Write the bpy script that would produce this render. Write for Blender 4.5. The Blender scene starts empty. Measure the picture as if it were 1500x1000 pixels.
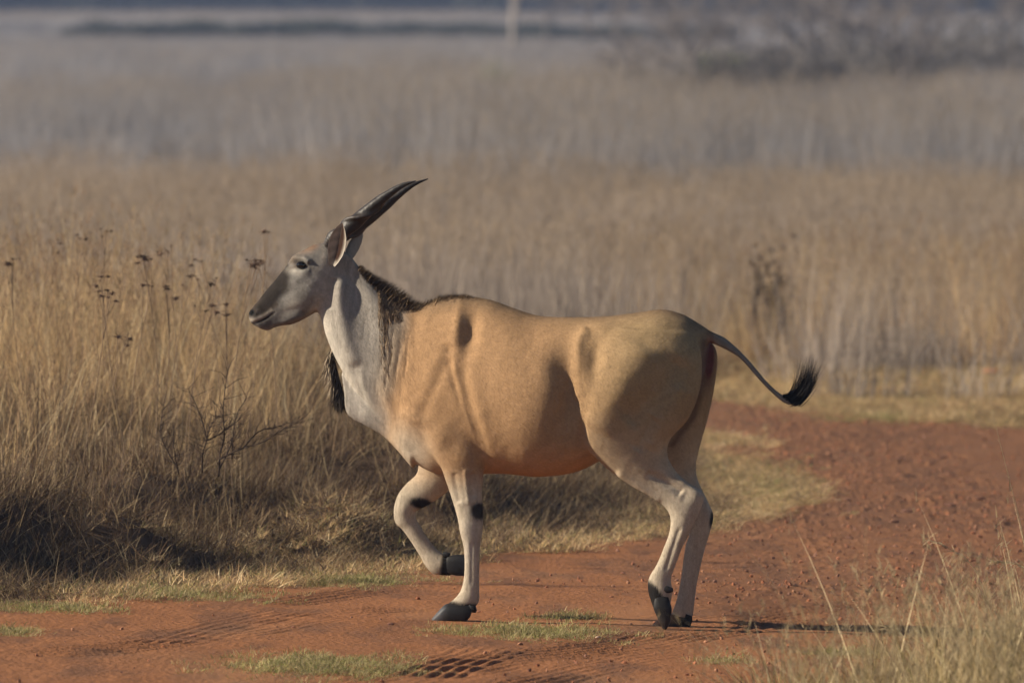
import bpy, math, random
import numpy as np
from mathutils import Vector

rng = np.random.default_rng(7)
random.seed(7)
scene = bpy.context.scene
COL = scene.collection

# ------------------------------------------------------------------ camera, world, sun, exposure
DIST, CAMH, FPX = 39.0, 2.6, 12500.0
HORIZON = 905.0 - FPX * CAMH / DIST            # row of the level line in the 1500x1000 frame
PITCH = math.atan((500.0 - HORIZON) / FPX)
cam_data = bpy.data.cameras.new('camera')
cam = bpy.data.objects.new('camera', cam_data)
COL.objects.link(cam)
cam.location = (0, -DIST, CAMH)
cam.rotation_euler = (math.radians(90) - PITCH, 0, 0)
cam_data.sensor_width = 36.0
cam_data.lens = FPX / 1500.0 * 36.0
cam_data.clip_start = 1.0
cam_data.clip_end = 6000.0
cam_data.dof.use_dof = True
cam_data.dof.focus_distance = DIST + 0.02
cam_data.dof.aperture_fstop = 4.2
scene.camera = cam

SUN_AZ, SUN_EL = math.radians(3.0), math.radians(26.0)   # azimuth measured from -x towards the viewer
to_sun = Vector((-math.cos(SUN_AZ) * math.cos(SUN_EL), -math.sin(SUN_AZ) * math.cos(SUN_EL), math.sin(SUN_EL)))
world = bpy.data.worlds.new('World')
scene.world = world
world.use_nodes = True
wn = world.node_tree
bg = wn.nodes['Background']
sky = wn.nodes.new('ShaderNodeTexSky')
sky.sky_type = 'NISHITA'
sky.sun_disc = False
sky.sun_elevation = SUN_EL
sky.sun_rotation = math.atan2(to_sun.x, to_sun.y)
sky.altitude = 2000
sky.air_density = 0.8
sky.dust_density = 0.2
wn.links.new(sky.outputs[0], bg.inputs[0])
bg.inputs[1].default_value = 0.05
sun_data = bpy.data.lights.new('sun', 'SUN')
sun_data.energy = 5.0
sun_data.angle = math.radians(0.53)
sun_data.color = (1.0, 0.88, 0.70)
sun = bpy.data.objects.new('sun', sun_data)
COL.objects.link(sun)
sun.rotation_euler = (-to_sun).to_track_quat('-Z', 'Y').to_euler()
sun.location = (-20, -10, 20)

scene.view_settings.view_transform = 'Standard'
scene.view_settings.look = 'None'
scene.view_settings.exposure = 0.8
scene.view_settings.gamma = 1.0
scene.view_settings.use_curve_mapping = False
scene.cycles.use_denoising = True
scene.cycles.use_adaptive_sampling = True
scene.cycles.adaptive_threshold = 0.02
scene.cycles.max_bounces = 4
scene.cycles.diffuse_bounces = 3
scene.cycles.glossy_bounces = 2
scene.cycles.transmission_bounces = 2
scene.cycles.transparent_max_bounces = 4
scene.cycles.volume_bounces = 0

# ------------------------------------------------------------------ projection helpers
CP, SP = math.cos(PITCH), math.sin(PITCH)
CAMP = np.array([0.0, -DIST, CAMH])

def ray(px, py):
    a = (np.asarray(px, float) - 750.0) / FPX
    b = (500.0 - np.asarray(py, float)) / FPX
    return np.stack([a, CP + b * SP, -SP + b * CP], -1)

def on_depth(px, py, y):
    r = ray(px, py)
    t = (np.asarray(y, float) + DIST) / r[..., 1]
    return CAMP + r * t[..., None]

def project(P):
    Q = P - CAMP
    f = Q[..., 1] * CP - Q[..., 2] * SP
    u = Q[..., 1] * SP + Q[..., 2] * CP
    return np.stack([750.0 + FPX * Q[..., 0] / f, 500.0 - FPX * u / f], -1)

# ------------------------------------------------------------------ general helpers
def smooth(a, b, x):
    t = np.clip((np.asarray(x, float) - a) / (b - a), 0, 1)
    return t * t * (3 - 2 * t)

def hash2(ix, iy, seed):
    n = (ix.astype(np.int64) * 374761393 + iy.astype(np.int64) * 668265263 + seed * 974634077) & 0xFFFFFFFF
    n = ((n ^ (n >> 13)) * 1274126177) & 0xFFFFFFFF
    n = n ^ (n >> 16)
    return (n & 0xFFFF) / 65535.0

def noise2(x, y, seed=0):
    x = np.asarray(x, float); y = np.asarray(y, float)
    ix, iy = np.floor(x), np.floor(y)
    fx, fy = x - ix, y - iy
    fx = fx * fx * (3 - 2 * fx); fy = fy * fy * (3 - 2 * fy)
    a = hash2(ix, iy, seed); b = hash2(ix + 1, iy, seed)
    c = hash2(ix, iy + 1, seed); d = hash2(ix + 1, iy + 1, seed)
    return (a * (1 - fx) + b * fx) * (1 - fy) + (c * (1 - fx) + d * fx) * fy

def fbm(x, y, octaves=4, seed=0):
    v, amp, tot = 0.0, 1.0, 0.0
    for o in range(octaves):
        v = v + amp * noise2(x * 2 ** o, y * 2 ** o, seed + o * 17)
        tot += amp; amp *= 0.5
    return v / tot

def mesh_from(name, V, F, col=None, smooth_shade=True, mat=None):
    """V (n,3); F (m,3) or (m,4) array or a list of such arrays"""
    me = bpy.data.meshes.new(name)
    if not isinstance(F, (list, tuple)):
        F = [F]
    F = [np.asarray(f, np.int32) for f in F if len(f)]
    me.vertices.add(len(V))
    me.vertices.foreach_set('co', np.asarray(V, np.float32).ravel())
    loops = np.concatenate([f.ravel() for f in F])
    sizes = np.concatenate([np.full(len(f), f.shape[1], np.int32) for f in F])
    starts = np.concatenate([[0], np.cumsum(sizes)[:-1]]).astype(np.int32)
    me.loops.add(len(loops)); me.loops.foreach_set('vertex_index', loops)
    me.polygons.add(len(sizes)); me.polygons.foreach_set('loop_start', starts)
    me.polygons.foreach_set('use_smooth', np.full(len(sizes), smooth_shade))
    me.update(calc_edges=True)
    if col is not None:
        at = me.color_attributes.new('Col', 'FLOAT_COLOR', 'POINT')
        c = np.ones((len(V), 4), np.float32); c[:, :3] = col
        at.data.foreach_set('color', c.ravel())
    if mat is not None:
        me.materials.append(mat)
    return me

def obj(name, me, parent=None, loc=(0, 0, 0), label=None, cat=None, group=None, kind=None, link=True):
    o = bpy.data.objects.new(name, me)
    o.location = loc
    if link:
        COL.objects.link(o)
    if parent is not None:
        o.parent = parent
    if label: o['label'] = label
    if cat: o['category'] = cat
    if group: o['group'] = group
    if kind: o['kind'] = kind
    return o

def ribbons(P, D, length, width, bend, K=3, wdir=None, taper=1.0):
    """thin tapering blades: root P, direction D, bend (n,3) adds a quadratic droop. returns V, tris, blade index per vert, t per vert"""
    n = len(P)
    length = np.broadcast_to(np.asarray(length, float), (n,)); width = np.broadcast_to(np.asarray(width, float), (n,))
    if wdir is None:
        r = rng.normal(size=(n, 3))
        wdir = np.cross(D, r)
    wdir = wdir / (np.linalg.norm(wdir, axis=1, keepdims=True) + 1e-9)
    V = np.zeros((n, 2 * K + 1, 3))
    for k in range(K + 1):
        t = k / K
        c = P + D * (length * t)[:, None] + bend * (t * t)
        if k < K:
            w = 0.5 * width * (1 - t ** 1.6 * taper)
            V[:, 2 * k] = c - wdir * w[:, None]
            V[:, 2 * k + 1] = c + wdir * w[:, None]
        else:
            V[:, 2 * K] = c
    tri = []
    for k in range(K - 1):
        tri += [[2 * k, 2 * k + 1, 2 * k + 3], [2 * k, 2 * k + 3, 2 * k + 2]]
    tri.append([2 * K - 2, 2 * K - 1, 2 * K])
    tri = np.array(tri)
    nv = 2 * K + 1
    F = (tri[None] + (np.arange(n) * nv)[:, None, None]).reshape(-1, 3)
    bi = np.repeat(np.arange(n), nv)
    tt = np.tile(np.concatenate([np.repeat(np.arange(K) / K, 2), [1.0]]), n)
    return V.reshape(-1, 3), F, bi, tt

def tube(path, radii, sides=6, cap=True):
    path = np.asarray(path, float); n = len(path)
    radii = np.broadcast_to(np.asarray(radii, float), (n,))
    T = np.gradient(path, axis=0); T /= np.linalg.norm(T, axis=1, keepdims=True) + 1e-9
    ref = np.array([0.31, 0.83, 0.46])
    V = []
    for i in range(n):
        a = np.cross(T[i], ref); a /= np.linalg.norm(a) + 1e-9
        b = np.cross(T[i], a)
        th = np.linspace(0, 2 * np.pi, sides, endpoint=False)
        V.append(path[i] + radii[i] * (np.cos(th)[:, None] * a + np.sin(th)[:, None] * b))
    V = np.concatenate(V)
    F = []
    for i in range(n - 1):
        for j in range(sides):
            k = (j + 1) % sides
            F.append([i * sides + j, i * sides + k, (i + 1) * sides + k, (i + 1) * sides + j])
    return V, np.array(F)

def merge(parts):
    V, F4, F3, C, off = [], [], [], [], 0
    for p in parts:
        v, f = p[0], np.asarray(p[1])
        V.append(v)
        (F4 if f.shape[1] == 4 else F3).append(f + off)
        if len(p) > 2: C.append(np.broadcast_to(np.asarray(p[2], float), (len(v), 3)))
        off += len(v)
    F = []
    if F4: F.append(np.concatenate(F4))
    if F3: F.append(np.concatenate(F3))
    return np.concatenate(V), F, (np.concatenate(C) if C else None)

# ------------------------------------------------------------------ materials
def new_mat(name, rough=0.8, spec=0.25):
    m = bpy.data.materials.new(name); m.use_nodes = True
    b = m.node_tree.nodes['Principled BSDF']
    b.inputs['Roughness'].default_value = rough
    b.inputs['Specular IOR Level'].default_value = spec
    return m, m.node_tree, b

def attr_mat(name, rough=0.8, spec=0.2, noise_scale=None, noise_amt=0.2, bump=None, rand=0.0, translucent=0.0, sheen=0.0):
    m, nt, b = new_mat(name, rough, spec)
    L = nt.links
    at = nt.nodes.new('ShaderNodeAttribute'); at.attribute_name = 'Col'
    col = at.outputs['Color']
    if noise_scale:
        tc = nt.nodes.new('ShaderNodeTexCoord')
        nz = nt.nodes.new('ShaderNodeTexNoise'); nz.inputs['Scale'].default_value = noise_scale; nz.inputs['Detail'].default_value = 5
        L.new(tc.outputs['Object'], nz.inputs['Vector'])
        mr = nt.nodes.new('ShaderNodeMapRange'); mr.inputs['From Min'].default_value = 0.25; mr.inputs['From Max'].default_value = 0.75
        mr.inputs['To Min'].default_value = 1 - noise_amt; mr.inputs['To Max'].default_value = 1 + noise_amt
        L.new(nz.outputs['Fac'], mr.inputs['Value'])
        mx = nt.nodes.new('ShaderNodeVectorMath'); mx.operation = 'SCALE'
        L.new(col, mx.inputs[0]); L.new(mr.outputs[0], mx.inputs['Scale'])
        col = mx.outputs[0]
        if bump:
            bp = nt.nodes.new('ShaderNodeBump'); bp.inputs['Strength'].default_value = bump[0]; bp.inputs['Distance'].default_value = bump[1]
            L.new(nz.outputs['Fac'], bp.inputs['Height']); L.new(bp.outputs[0], b.inputs['Normal'])
    if rand:
        oi = nt.nodes.new('ShaderNodeObjectInfo')
        mr2 = nt.nodes.new('ShaderNodeMapRange'); mr2.inputs['To Min'].default_value = 1 - rand; mr2.inputs['To Max'].default_value = 1 + rand
        L.new(oi.outputs['Random'], mr2.inputs['Value'])
        mx2 = nt.nodes.new('ShaderNodeVectorMath'); mx2.operation = 'SCALE'
        L.new(col, mx2.inputs[0]); L.new(mr2.outputs[0], mx2.inputs['Scale'])
        col = mx2.outputs[0]
    L.new(col, b.inputs['Base Color'])
    if sheen:
        b.inputs['Sheen Weight'].default_value = sheen
        b.inputs['Sheen Roughness'].default_value = 0.5
    if translucent:
        tr = nt.nodes.new('ShaderNodeBsdfTranslucent'); L.new(col, tr.inputs['Color'])
        ms = nt.nodes.new('ShaderNodeMixShader'); ms.inputs[0].default_value = translucent
        L.new(b.outputs[0], ms.inputs[1]); L.new(tr.outputs[0], ms.inputs[2])
        L.new(ms.outputs[0], nt.nodes['Material Output'].inputs['Surface'])
    return m

M_GRASS = attr_mat('dry_grass', 0.7, 0.2, rand=0.34, translucent=0.42)
M_TWIG = attr_mat('twig_bark', 0.85, 0.15)
M_SOIL = attr_mat('red_soil', 0.95, 0.1, noise_scale=38.0, noise_amt=0.28, bump=(0.6, 0.02))
M_GROUND = attr_mat('field_soil', 0.95, 0.1, noise_scale=6.0, noise_amt=0.3, bump=(0.5, 0.03))
M_STONE = attr_mat('stone', 0.9, 0.2, noise_scale=40.0, noise_amt=0.25, bump=(0.4, 0.01))
M_FUR = attr_mat('short_fur', 0.8, 0.08, noise_scale=95.0, noise_amt=0.13, bump=(0.25, 0.006))
M_HAIR = attr_mat('hair', 0.75, 0.1)
M_HORN = attr_mat('horn', 0.5, 0.35, noise_scale=70.0, noise_amt=0.3, bump=(0.35, 0.006))
M_HOOF = attr_mat('hoof', 0.5, 0.18, noise_scale=60.0, noise_amt=0.25, bump=(0.2, 0.004))
M_EYE, _, _b = new_mat('wet_eye', 0.05, 0.6); _b.inputs['Base Color'].default_value = (0.006, 0.004, 0.003, 1)

# ------------------------------------------------------------------ terrain
ROAD = np.array([(-9, 33.5), (-4.2, 37.6), (-2.34, 39.0), (-1.48, 41.0), (-.65, 42.6), (0, 44.4), (.75, 46.6), (1.1, 47.3), (1.52, 47.9),
                 (1.8, 50.1), (1.87, 52.6), (1.64, 55.3), (1.3, 57.4), (.72, 60), (-.2, 62), (-3, 64), (-3, 67.5), (.2, 67.5), (1.0, 67), (1.6, 66),
                 (2.26, 63), (3.64, 60.9), (9, 58.5), (9, 43), (2.5, 39.2), (1.97, 37.9), (1.47, 36.6), (.84, 34.9), (.4, 33), (-1, 29), (-9, 26)])

def road_sd(x, d):
    x = np.asarray(x, float); d = np.asarray(d, float)
    best = np.full(x.shape, 1e9); inside = np.zeros(x.shape, bool)
    n = len(ROAD)
    for i in range(n):
        ax, ay = ROAD[i]; bx, by = ROAD[(i + 1) % n]
        ex, ey = bx - ax, by - ay
        t = np.clip(((x - ax) * ex + (d - ay) * ey) / (ex * ex + ey * ey), 0, 1)
        best = np.minimum(best, np.hypot(x - ax - t * ex, d - ay - t * ey))
        cond = ((ay > d) != (by > d)) & (x < (bx - ax) * (d - ay) / (by - ay + 1e-12) + ax)
        inside ^= cond
    sd = np.where(inside, -best, best)
    return sd + (fbm(x * 2.3, d * 0.9, 3, 5) - 0.5) * 0.35

def base_height(x, d):
    z = -0.018 - 0.027 * np.clip(x, -3, 3)
    z = z + 0.02 * (fbm(x * 0.7, d * 0.35, 2, 3) - 0.5)
    return z

def terrain(x, d, sd=None):
    x = np.asarray(x, float); d = np.asarray(d, float)
    if sd is None:
        sd = road_sd(x, d)
    left = 1 - smooth(-.3, .6, x - .02 * (d - 46))
    ragged = (fbm(x * 1.1, d * .55, 3, 8) - .5)
    bank = np.where(d > 38, left * (0.36 + .5 * ragged) * (1 - smooth(54, 60, d) * .6), 0.0)
    low = np.where(d > 38, .10 * (1 - left), .06)
    z = base_height(x, d) + bank * smooth(0.55, 1.6, sd + 1.5 * ragged) + low * smooth(.25, 2.3, sd)
    z = z + smooth(0.3, 2.0, sd) * 0.16 * (fbm(x * 0.55, d * 0.3, 3, 9) - 0.5)
    z = z + smooth(150, 700, d) * 4.2 + smooth(650, 1400, d) * 24.0 * (0.8 + 0.4 * noise2(x * 0.004, d * 0.0, 2))
    return z

def ground_at(px, py, it=6):
    """point of the terrain seen in a pixel of the frame"""
    r = ray(px, py)
    z = 0.0
    for _ in range(it):
        t = (CAMH - z) / -r[2]
        P = CAMP + r * t
        z = float(terrain(np.array([P[0]]), np.array([P[1] + DIST]))[0])
    return np.array([P[0], P[1], z])

def on_ground(x, y):
    return float(terrain(np.array([x]), np.array([y + DIST]))[0])

# tyre tracks: (pixel polyline, number of grooves, spacing, depth)
def flat_px(px, py):
    r = ray(px, py); t = (CAMH + 0.02) / -r[2]; P = CAMP + r * t
    return P[0], P[1] + DIST
TRACKS = [([(0, 982), (120, 972), (230, 958), (330, 940), (430, 920), (520, 905), (620, 893)], 5, .062, .024),
          ([(236, 962), (300, 938), (350, 922), (430, 903)], 4, .062, .028),
          ([(560, 1010), (640, 988), (740, 966), (850, 950), (940, 936), (1010, 921), (1120, 904), (1230, 892)], 6, .060, .026),
          ([(600, 1000), (640, 980), (690, 962), (735, 946)], 5, .062, .028),
          ([(740, 1012), (830, 985), (930, 962), (1010, 943)], 4, .062, .022),
          ([(380, 898), (470, 882), (560, 866), (640, 854)], 4, .062, .020),
          ([(1050, 905), (1150, 886), (1260, 872), (1400, 862), (1540, 850)], 5, .062, .018),
          ([(0, 1010), (200, 985), (400, 965), (560, 955)], 3, .06, .010)]

def track_relief(x, d):
    out = np.zeros(x.shape)
    for pl, k, sp, dep in TRACKS:
        pts = np.array([flat_px(*p) for p in pl])
        # densify
        t = np.linspace(0, 1, len(pts)); tt = np.linspace(0, 1, 24)
        pts = np.stack([np.interp(tt, t, pts[:, 0]), np.interp(tt, t, pts[:, 1])], 1)
        best = np.full(x.shape, 1e9); lat = np.zeros(x.shape); along = np.zeros(x.shape)
        s0 = 0.0
        for i in range(len(pts) - 1):
            ax, ay = pts[i]; bx, by = pts[i + 1]; ex, ey = bx - ax, by - ay; l = math.hypot(ex, ey)
            t = np.clip(((x - ax) * ex + (d - ay) * ey) / (l * l), 0, 1)
            qx, qy = x - ax - t * ex, d - ay - t * ey
            dd = np.hypot(qx, qy)
            m = dd < best
            best = np.where(m, dd, best)
            lat = np.where(m, np.sign(ex * qy - ey * qx) * dd, lat)
            along = np.where(m, s0 + t * l, along)
            s0 += l
        half = k * sp * 0.5
        w = (1 - smooth(half, half + sp, np.abs(lat))) * smooth(0, .4, along) * (1 - smooth(s0 - .4, s0, along))
        groove = 0.5 - 0.5 * np.cos(2 * np.pi * (lat + half) / sp)
        lug = 0.45 + 0.45 * noise2(along * 1.7, lat * 8, 4)
        part = smooth(.36, .56, fbm(x * 1.7 + dep * 900, d * .8, 2, 19))
        out -= w * dep * .48 * (.3 + .7 * part) * (groove * (.6 + .5 * lug) - 0.3)
    return out

def grid_mesh(xs, ds):
    X, D = np.meshgrid(xs, ds)
    nx, nd = len(xs), len(ds)
    i = np.arange(nd - 1)[:, None] * nx + np.arange(nx - 1)[None]
    F = np.stack([i, i + 1, i + nx + 1, i + nx], -1).reshape(-1, 4)
    return X.ravel(), D.ravel(), F

# --- far ground sheet
tcol = np.linspace(-1, 1, 221)
drow = np.concatenate([np.linspace(-60, 28, 12), np.linspace(30, 75, 150), np.geomspace(76, 2600, 150)])
Tg, Dg = np.meshgrid(tcol, drow)
Xg = Tg * (9 + 0.30 * np.abs(Dg)) + 0 * Dg
X, D = Xg.ravel(), Dg.ravel()
sd = road_sd(X, D)
Z = terrain(X, D, sd) - 0.07 * (1 - smooth(-0.1, 0.25, sd)) + 0.03 * (fbm(X * 1.7, D * 1.2, 3, 12) - 0.5) * smooth(0.3, 1, sd)
n1 = fbm(X * 0.6, D * 0.25, 4, 21)[:, None]
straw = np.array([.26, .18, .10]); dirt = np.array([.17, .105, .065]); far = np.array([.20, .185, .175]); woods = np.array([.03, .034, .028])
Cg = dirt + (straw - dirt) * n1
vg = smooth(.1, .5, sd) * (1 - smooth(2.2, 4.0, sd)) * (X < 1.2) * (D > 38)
Cg = Cg + (np.array([.075, .05, .035]) - Cg) * (vg * (.6 + .6 * n1[:, 0])).clip(0, 1)[:, None]  # verge soil darkened to paint in the shade of the bank
Cg = Cg + (far - Cg) * smooth(80, 200, D)[:, None]  # distant ground greyed, haze put into its colour
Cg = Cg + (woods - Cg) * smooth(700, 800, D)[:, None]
nx, nd = len(tcol), len(drow)
ii = np.arange(nd - 1)[:, None] * nx + np.arange(nx - 1)[None]
Fg = np.stack([ii, ii + 1, ii + nx + 1, ii + nx], -1).reshape(-1, 4)
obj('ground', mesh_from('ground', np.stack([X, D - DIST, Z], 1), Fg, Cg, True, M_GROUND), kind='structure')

# --- red dirt road, finely modelled
xs = np.concatenate([np.linspace(-8, -2.85, 80), np.arange(-2.8, 3.0, 0.0105), np.linspace(3.05, 8, 90)])
ds = np.concatenate([np.arange(31.5, 34, 0.055), np.arange(34, 41, 0.032), np.arange(41, 47, 0.055), np.arange(47.05, 68.5, 0.10)])
X, D, F = grid_mesh(xs, ds)
sd = road_sd(X, D)
rough = smooth(0.2, 1.6, X) * smooth(38.5, 42, D) * 0.9 + 0.1 + 0.5 * smooth(46, 50, D) + 0.25 * smooth(.55, .7, fbm(X * 1.1, D * 0.5, 3, 55))
tr = track_relief(X, D)
clod = fbm(X * 11, D * 7, 3, 31) - 0.5
clod2 = np.clip(fbm(X * 26, D * 15, 2, 37) - 0.56, 0, 1)
rel = rough * (clod * 0.010 + clod2 * 0.036 * smooth(.42, .62, fbm(X * 3.1, D * 1.9, 3, 39)) + 0.03 * np.clip(fbm(X * 17 + 3 * clod, D * 9, 2, 47) - .62, 0, 1)) + 0.010 * (fbm(X * 5, D * 3, 4, 41) - 0.5) + tr
rel += 0.028 * (fbm(X * 1.4, D * 0.8, 3, 44) - 0.5)
hoofmask = np.ones_like(X)
for hx, hy in ((-.30, 39.0), (.70, 38.8), (.75, 39.05)):
    hoofmask *= 1 - np.exp(-(((X - hx) / .22) ** 2 + ((D - hy) / .3) ** 2))
Z = terrain(X, D, sd) + rel * hoofmask - 0.06 * smooth(0.0, 0.45, sd)
nA = fbm(X * 0.9, D * 0.4, 4, 61)[:, None]; nB = fbm(X * 4.5, D * 1.6, 4, 63)[:, None]
red = np.array([.275, .118, .051]); dark = np.array([.140, .070, .041]); pale = np.array([.345, .175, .085])
C = red + (dark - red) * (smooth(.45, .75, nB) * .7) + (pale - red) * (smooth(.5, .75, nA) * .6)
C = C + (np.array([.150, .076, .043]) - C) * (rough[:, None] * .55).clip(0, .7)
keepv = sd < 0.6
keep = keepv[F].all(axis=1)
used = np.unique(F[keep]); remap = -np.ones(len(X), int); remap[used] = np.arange(len(used))
obj('dirt_road', mesh_from('dirt_road', np.stack([X, D - DIST, Z], 1)[used], remap[F[keep]], C[used], True, M_SOIL), kind='structure')
ROADGRID = (xs, ds, Z.reshape(len(ds), len(xs)))

def road_z(x, d):
    i = np.clip(np.searchsorted(xs, x), 1, len(xs) - 1); j = np.clip(np.searchsorted(ds, d), 1, len(ds) - 1)
    g = ROADGRID[2]
    return 0.25 * (g[j, i] + g[j - 1, i] + g[j, i - 1] + g[j - 1, i - 1])


# ------------------------------------------------------------------ the eland
YAW = math.radians(12.0)
LAT = np.array([math.sin(YAW), math.cos(YAW), 0.0])      # towards the animal's far side
AX = np.array([math.cos(YAW), -math.sin(YAW), 0.0])      # towards its rump
C0 = np.array([0.0, 0.0, 0.0])

def A(px, py, s=0.0):
    """point on the animal's own sagittal plane shifted sideways by s"""
    r = ray(px, py)
    t = (s + np.dot(C0 - CAMP, LAT)) / (r @ LAT)
    return CAMP + r * np.asarray(t)[..., None]

def catmull(S, sub):
    S = np.asarray(S, float); n = len(S)
    out = []
    for i in range(n - 1):
        p0, p1, p2, p3 = S[max(i - 1, 0)], S[i], S[i + 1], S[min(i + 2, n - 1)]
        for k in range(sub):
            t = k / sub
            out.append(0.5 * (2 * p1 + (p2 - p0) * t + (2 * p0 - 5 * p1 + 4 * p2 - p3) * t * t + (3 * p1 - p0 - 3 * p2 + p3) * t ** 3))
    out.append(S[-1])
    return np.array(out)

def loft(stations, sub=8, ring=36, pw=1.0):
    """stations: (ax, ay, bx, by, s, W, peak): outline pixels at both edges, side shift, half thickness, place of the widest point"""
    S = catmull([list(st) + [0.5] * (7 - len(st)) for st in stations], sub)
    th = np.linspace(0, 2 * np.pi, ring, endpoint=False)
    V = []
    for ax, ay, bx, by, s, W, pk in S:
        a, b = A(ax, ay, s), A(bx, by, s)
        u = (0.5 - 0.5 * np.cos(th)) ** (math.log(np.clip(pk, .2, .8)) / math.log(.5))
        w = np.sign(np.sin(th)) * np.abs(np.sin(th)) ** pw * W
        V.append(a + (b - a) * u[:, None] + LAT * w[:, None])
    n = len(V); V = np.concatenate(V)
    i = np.arange(n - 1)[:, None] * ring; j = np.arange(ring)[None]; k = (j + 1) % ring
    F4 = np.stack([i + j, i + k, i + ring + k, i + ring + j], -1).reshape(-1, 4)
    V = np.concatenate([V, V[:ring].mean(0)[None], V[-ring:].mean(0)[None]])
    c0, c1 = n * ring, n * ring + 1
    j = np.arange(ring); k = (j + 1) % ring
    F3 = np.concatenate([np.stack([k, j, np.full(ring, c0)], 1), np.stack([(n - 1) * ring + j, (n - 1) * ring + k, np.full(ring, c1)], 1)])
    return V, F4, F3

TORSO = [(588, 492, 574, 632, 0, .075, .5), (610, 456, 598, 668, 0, .145, .55), (640, 439, 630, 690, 0, .185, .58), (675, 434, 665, 697, 0, .212, .6),
         (715, 438, 705, 694, 0, .235, .58), (750, 450, 745, 694, 0, .262, .57), (790, 462, 790, 698, 0, .285, .58), (840, 464, 840, 692, 0, .285, .55),
         (885, 463, 880, 674, 0, .262, .5), (930, 458, 925, 645, 0, .236, .48), (970, 453, 965, 615, 0, .212, .5), (1003, 462, 998, 590, 0, .175, .5),
         (1026, 478, 1020, 565, 0, .12, .5), (1038, 490, 1030, 545, 0, .06, .5)]
NECK = [(640, 442, 592, 655, 0, .15, .5), (622, 452, 572, 632, 0, .13, .5), (594, 450, 546, 600, 0, .112, .48), (570, 436, 522, 573, 0, .102, .48), (552, 420, 504, 547, 0, .093, .48),
        (537, 405, 488, 517, 0, .080, .46), (525, 390, 476, 487, 0, .070, .46), (513, 375, 469, 464, 0, .064, .46), (501, 366, 463, 452, 0, .065, .48)]
DEWLAP = [(500, 545, 505, 578, 0, .012), (514, 558, 508, 606, 0, .016), (535, 573, 533, 622.5, 0, .022), (560, 598, 559, 637, 0, .035), (586, 618, 581, 658, 0, .06), (612, 638, 606, 687, 0, .09)]
HEAD = [(500, 366, 482, 432, 0, .055), (484, 357, 472, 450, 0, .073), (463, 357.5, 456, 461, 0, .083), (446, 366, 440, 470, 0, .081), (431, 374, 426, 475.5, 0, .069),
        (418.5, 391, 413, 477, 0, .056), (404.5, 408.5, 402, 480, 0, .049), (392, 423, 393, 484, 0, .045), (381, 437, 384.5, 482.5, 0, .044),
        (373, 446.5, 377, 478.5, 0, .042), (367.8, 453, 371, 475, 0, .036), (364.8, 458, 366.6, 470, 0, .022)]
HIND_NEAR = [(892, 478, 1015, 486, -.085, .10, .40), (865, 520, 1027, 518, -.115, .14, .36), (851, 570, 1026, 567, -.13, .148, .32), (847, 612, 1009, 612, -.135, .135, .30), (858, 650, 982, 643, -.138, .112, .34),
             (890, 686, 978, 667, -.14, .078, .42), (925, 711, 991, 691, -.14, .054), (957, 728.5, 1009, 707, -.14, .044), (975, 744, 1030.5, 722, -.14, .041), (982, 758, 1028, 742, -.14, .039),
             (980.5, 779, 1013, 776, -.138, .034), (973, 800, 1000.5, 799, -.135, .03), (962.5, 825, 990, 826, -.132, .028), (951, 845, 983, 847, -.13, .032), (949, 862, 985, 865, -.13, .036),
             (955, 884, 982, 884, -.13, .031), (963, 902, 978, 902, -.13, .022)]
HIND_FAR = [(905, 482, 1036, 492, .085, .09), (880, 520, 1050.5, 518, .115, .12), (870, 570, 1046.5, 566, .13, .12), (866, 612, 1037, 611, .135, .11), (880, 650, 1027, 647, .138, .092),
            (932, 690, 1019.5, 680, .14, .066), (966, 716, 1022, 702, .14, .05), (986, 738, 1035, 730, .14, .043), (1000, 760, 1045, 755, .14, .04), (1010, 778, 1040, 778, .138, .037),
            (1004, 800, 1033, 802, .135, .031), (1001, 820, 1027.5, 824, .132, .028), (997, 850, 1021, 854, .13, .027), (991, 878, 1017, 884, .13, .03), (984, 897, 1014, 903, .13, .034), (976, 908, 1006, 912, .13, .03)]
FORE_NEAR = [(606, 590, 706, 590, -.12, .075), (618, 630, 712, 636, -.135, .08), (634, 662, 711, 668, -.14, .074), (646, 685, 708.5, 688, -.14, .062), (657.5, 717, 706.5, 717, -.14, .049), (666, 743, 707, 742, -.14, .043),
             (671, 762, 707.5, 760, -.14, .042), (674, 779, 706, 783, -.14, .041), (679.5, 803, 703, 802, -.14, .033), (680.5, 835, 702, 835, -.14, .03), (676.5, 860, 702, 863, -.14, .031),
             (668, 874, 701, 882, -.14, .035), (656, 884, 690, 892, -.14, .033), (648, 893, 680, 902, -.14, .028)]
FORE_FAR = [(625, 630, 700, 650, .11, .075), (614, 668, 690, 690, .125, .07), (611, 692, 661, 716, .135, .056), (595, 708, 633, 736, .14, .047), (582.5, 725, 614, 746, .14, .043), (577, 746, 608.5, 751, .14, .042),
            (579, 765, 611, 762.5, .14, .038), (589, 775, 616, 771, .14, .033), (602, 793, 625, 785, .14, .029), (614.5, 813, 638, 802, .14, .028), (623.5, 829, 649, 811, .14, .032), (635, 839.5, 656, 813.5, .14, .034),
            (650, 842, 664, 814, .14, .03), (662, 842, 672, 815, .14, .026)]
TAIL = [(1008, 464, 1012, 500, 0, .045), (1026, 474, 1030, 500, 0, .034), (1043, 485, 1048, 505.5, 0, .024), (1061, 493.5, 1066, 513.5, 0, .02), (1081, 511, 1083, 524, 0, .016), (1100, 530.5, 1098, 540, 0, .014),
        (1118.5, 553, 1115, 559.5, 0, .012), (1136.5, 571, 1133, 577.5, 0, .012), (1150, 580.5, 1147, 589, 0, .013), (1160, 586, 1157, 594, 0, .008)]

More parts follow.
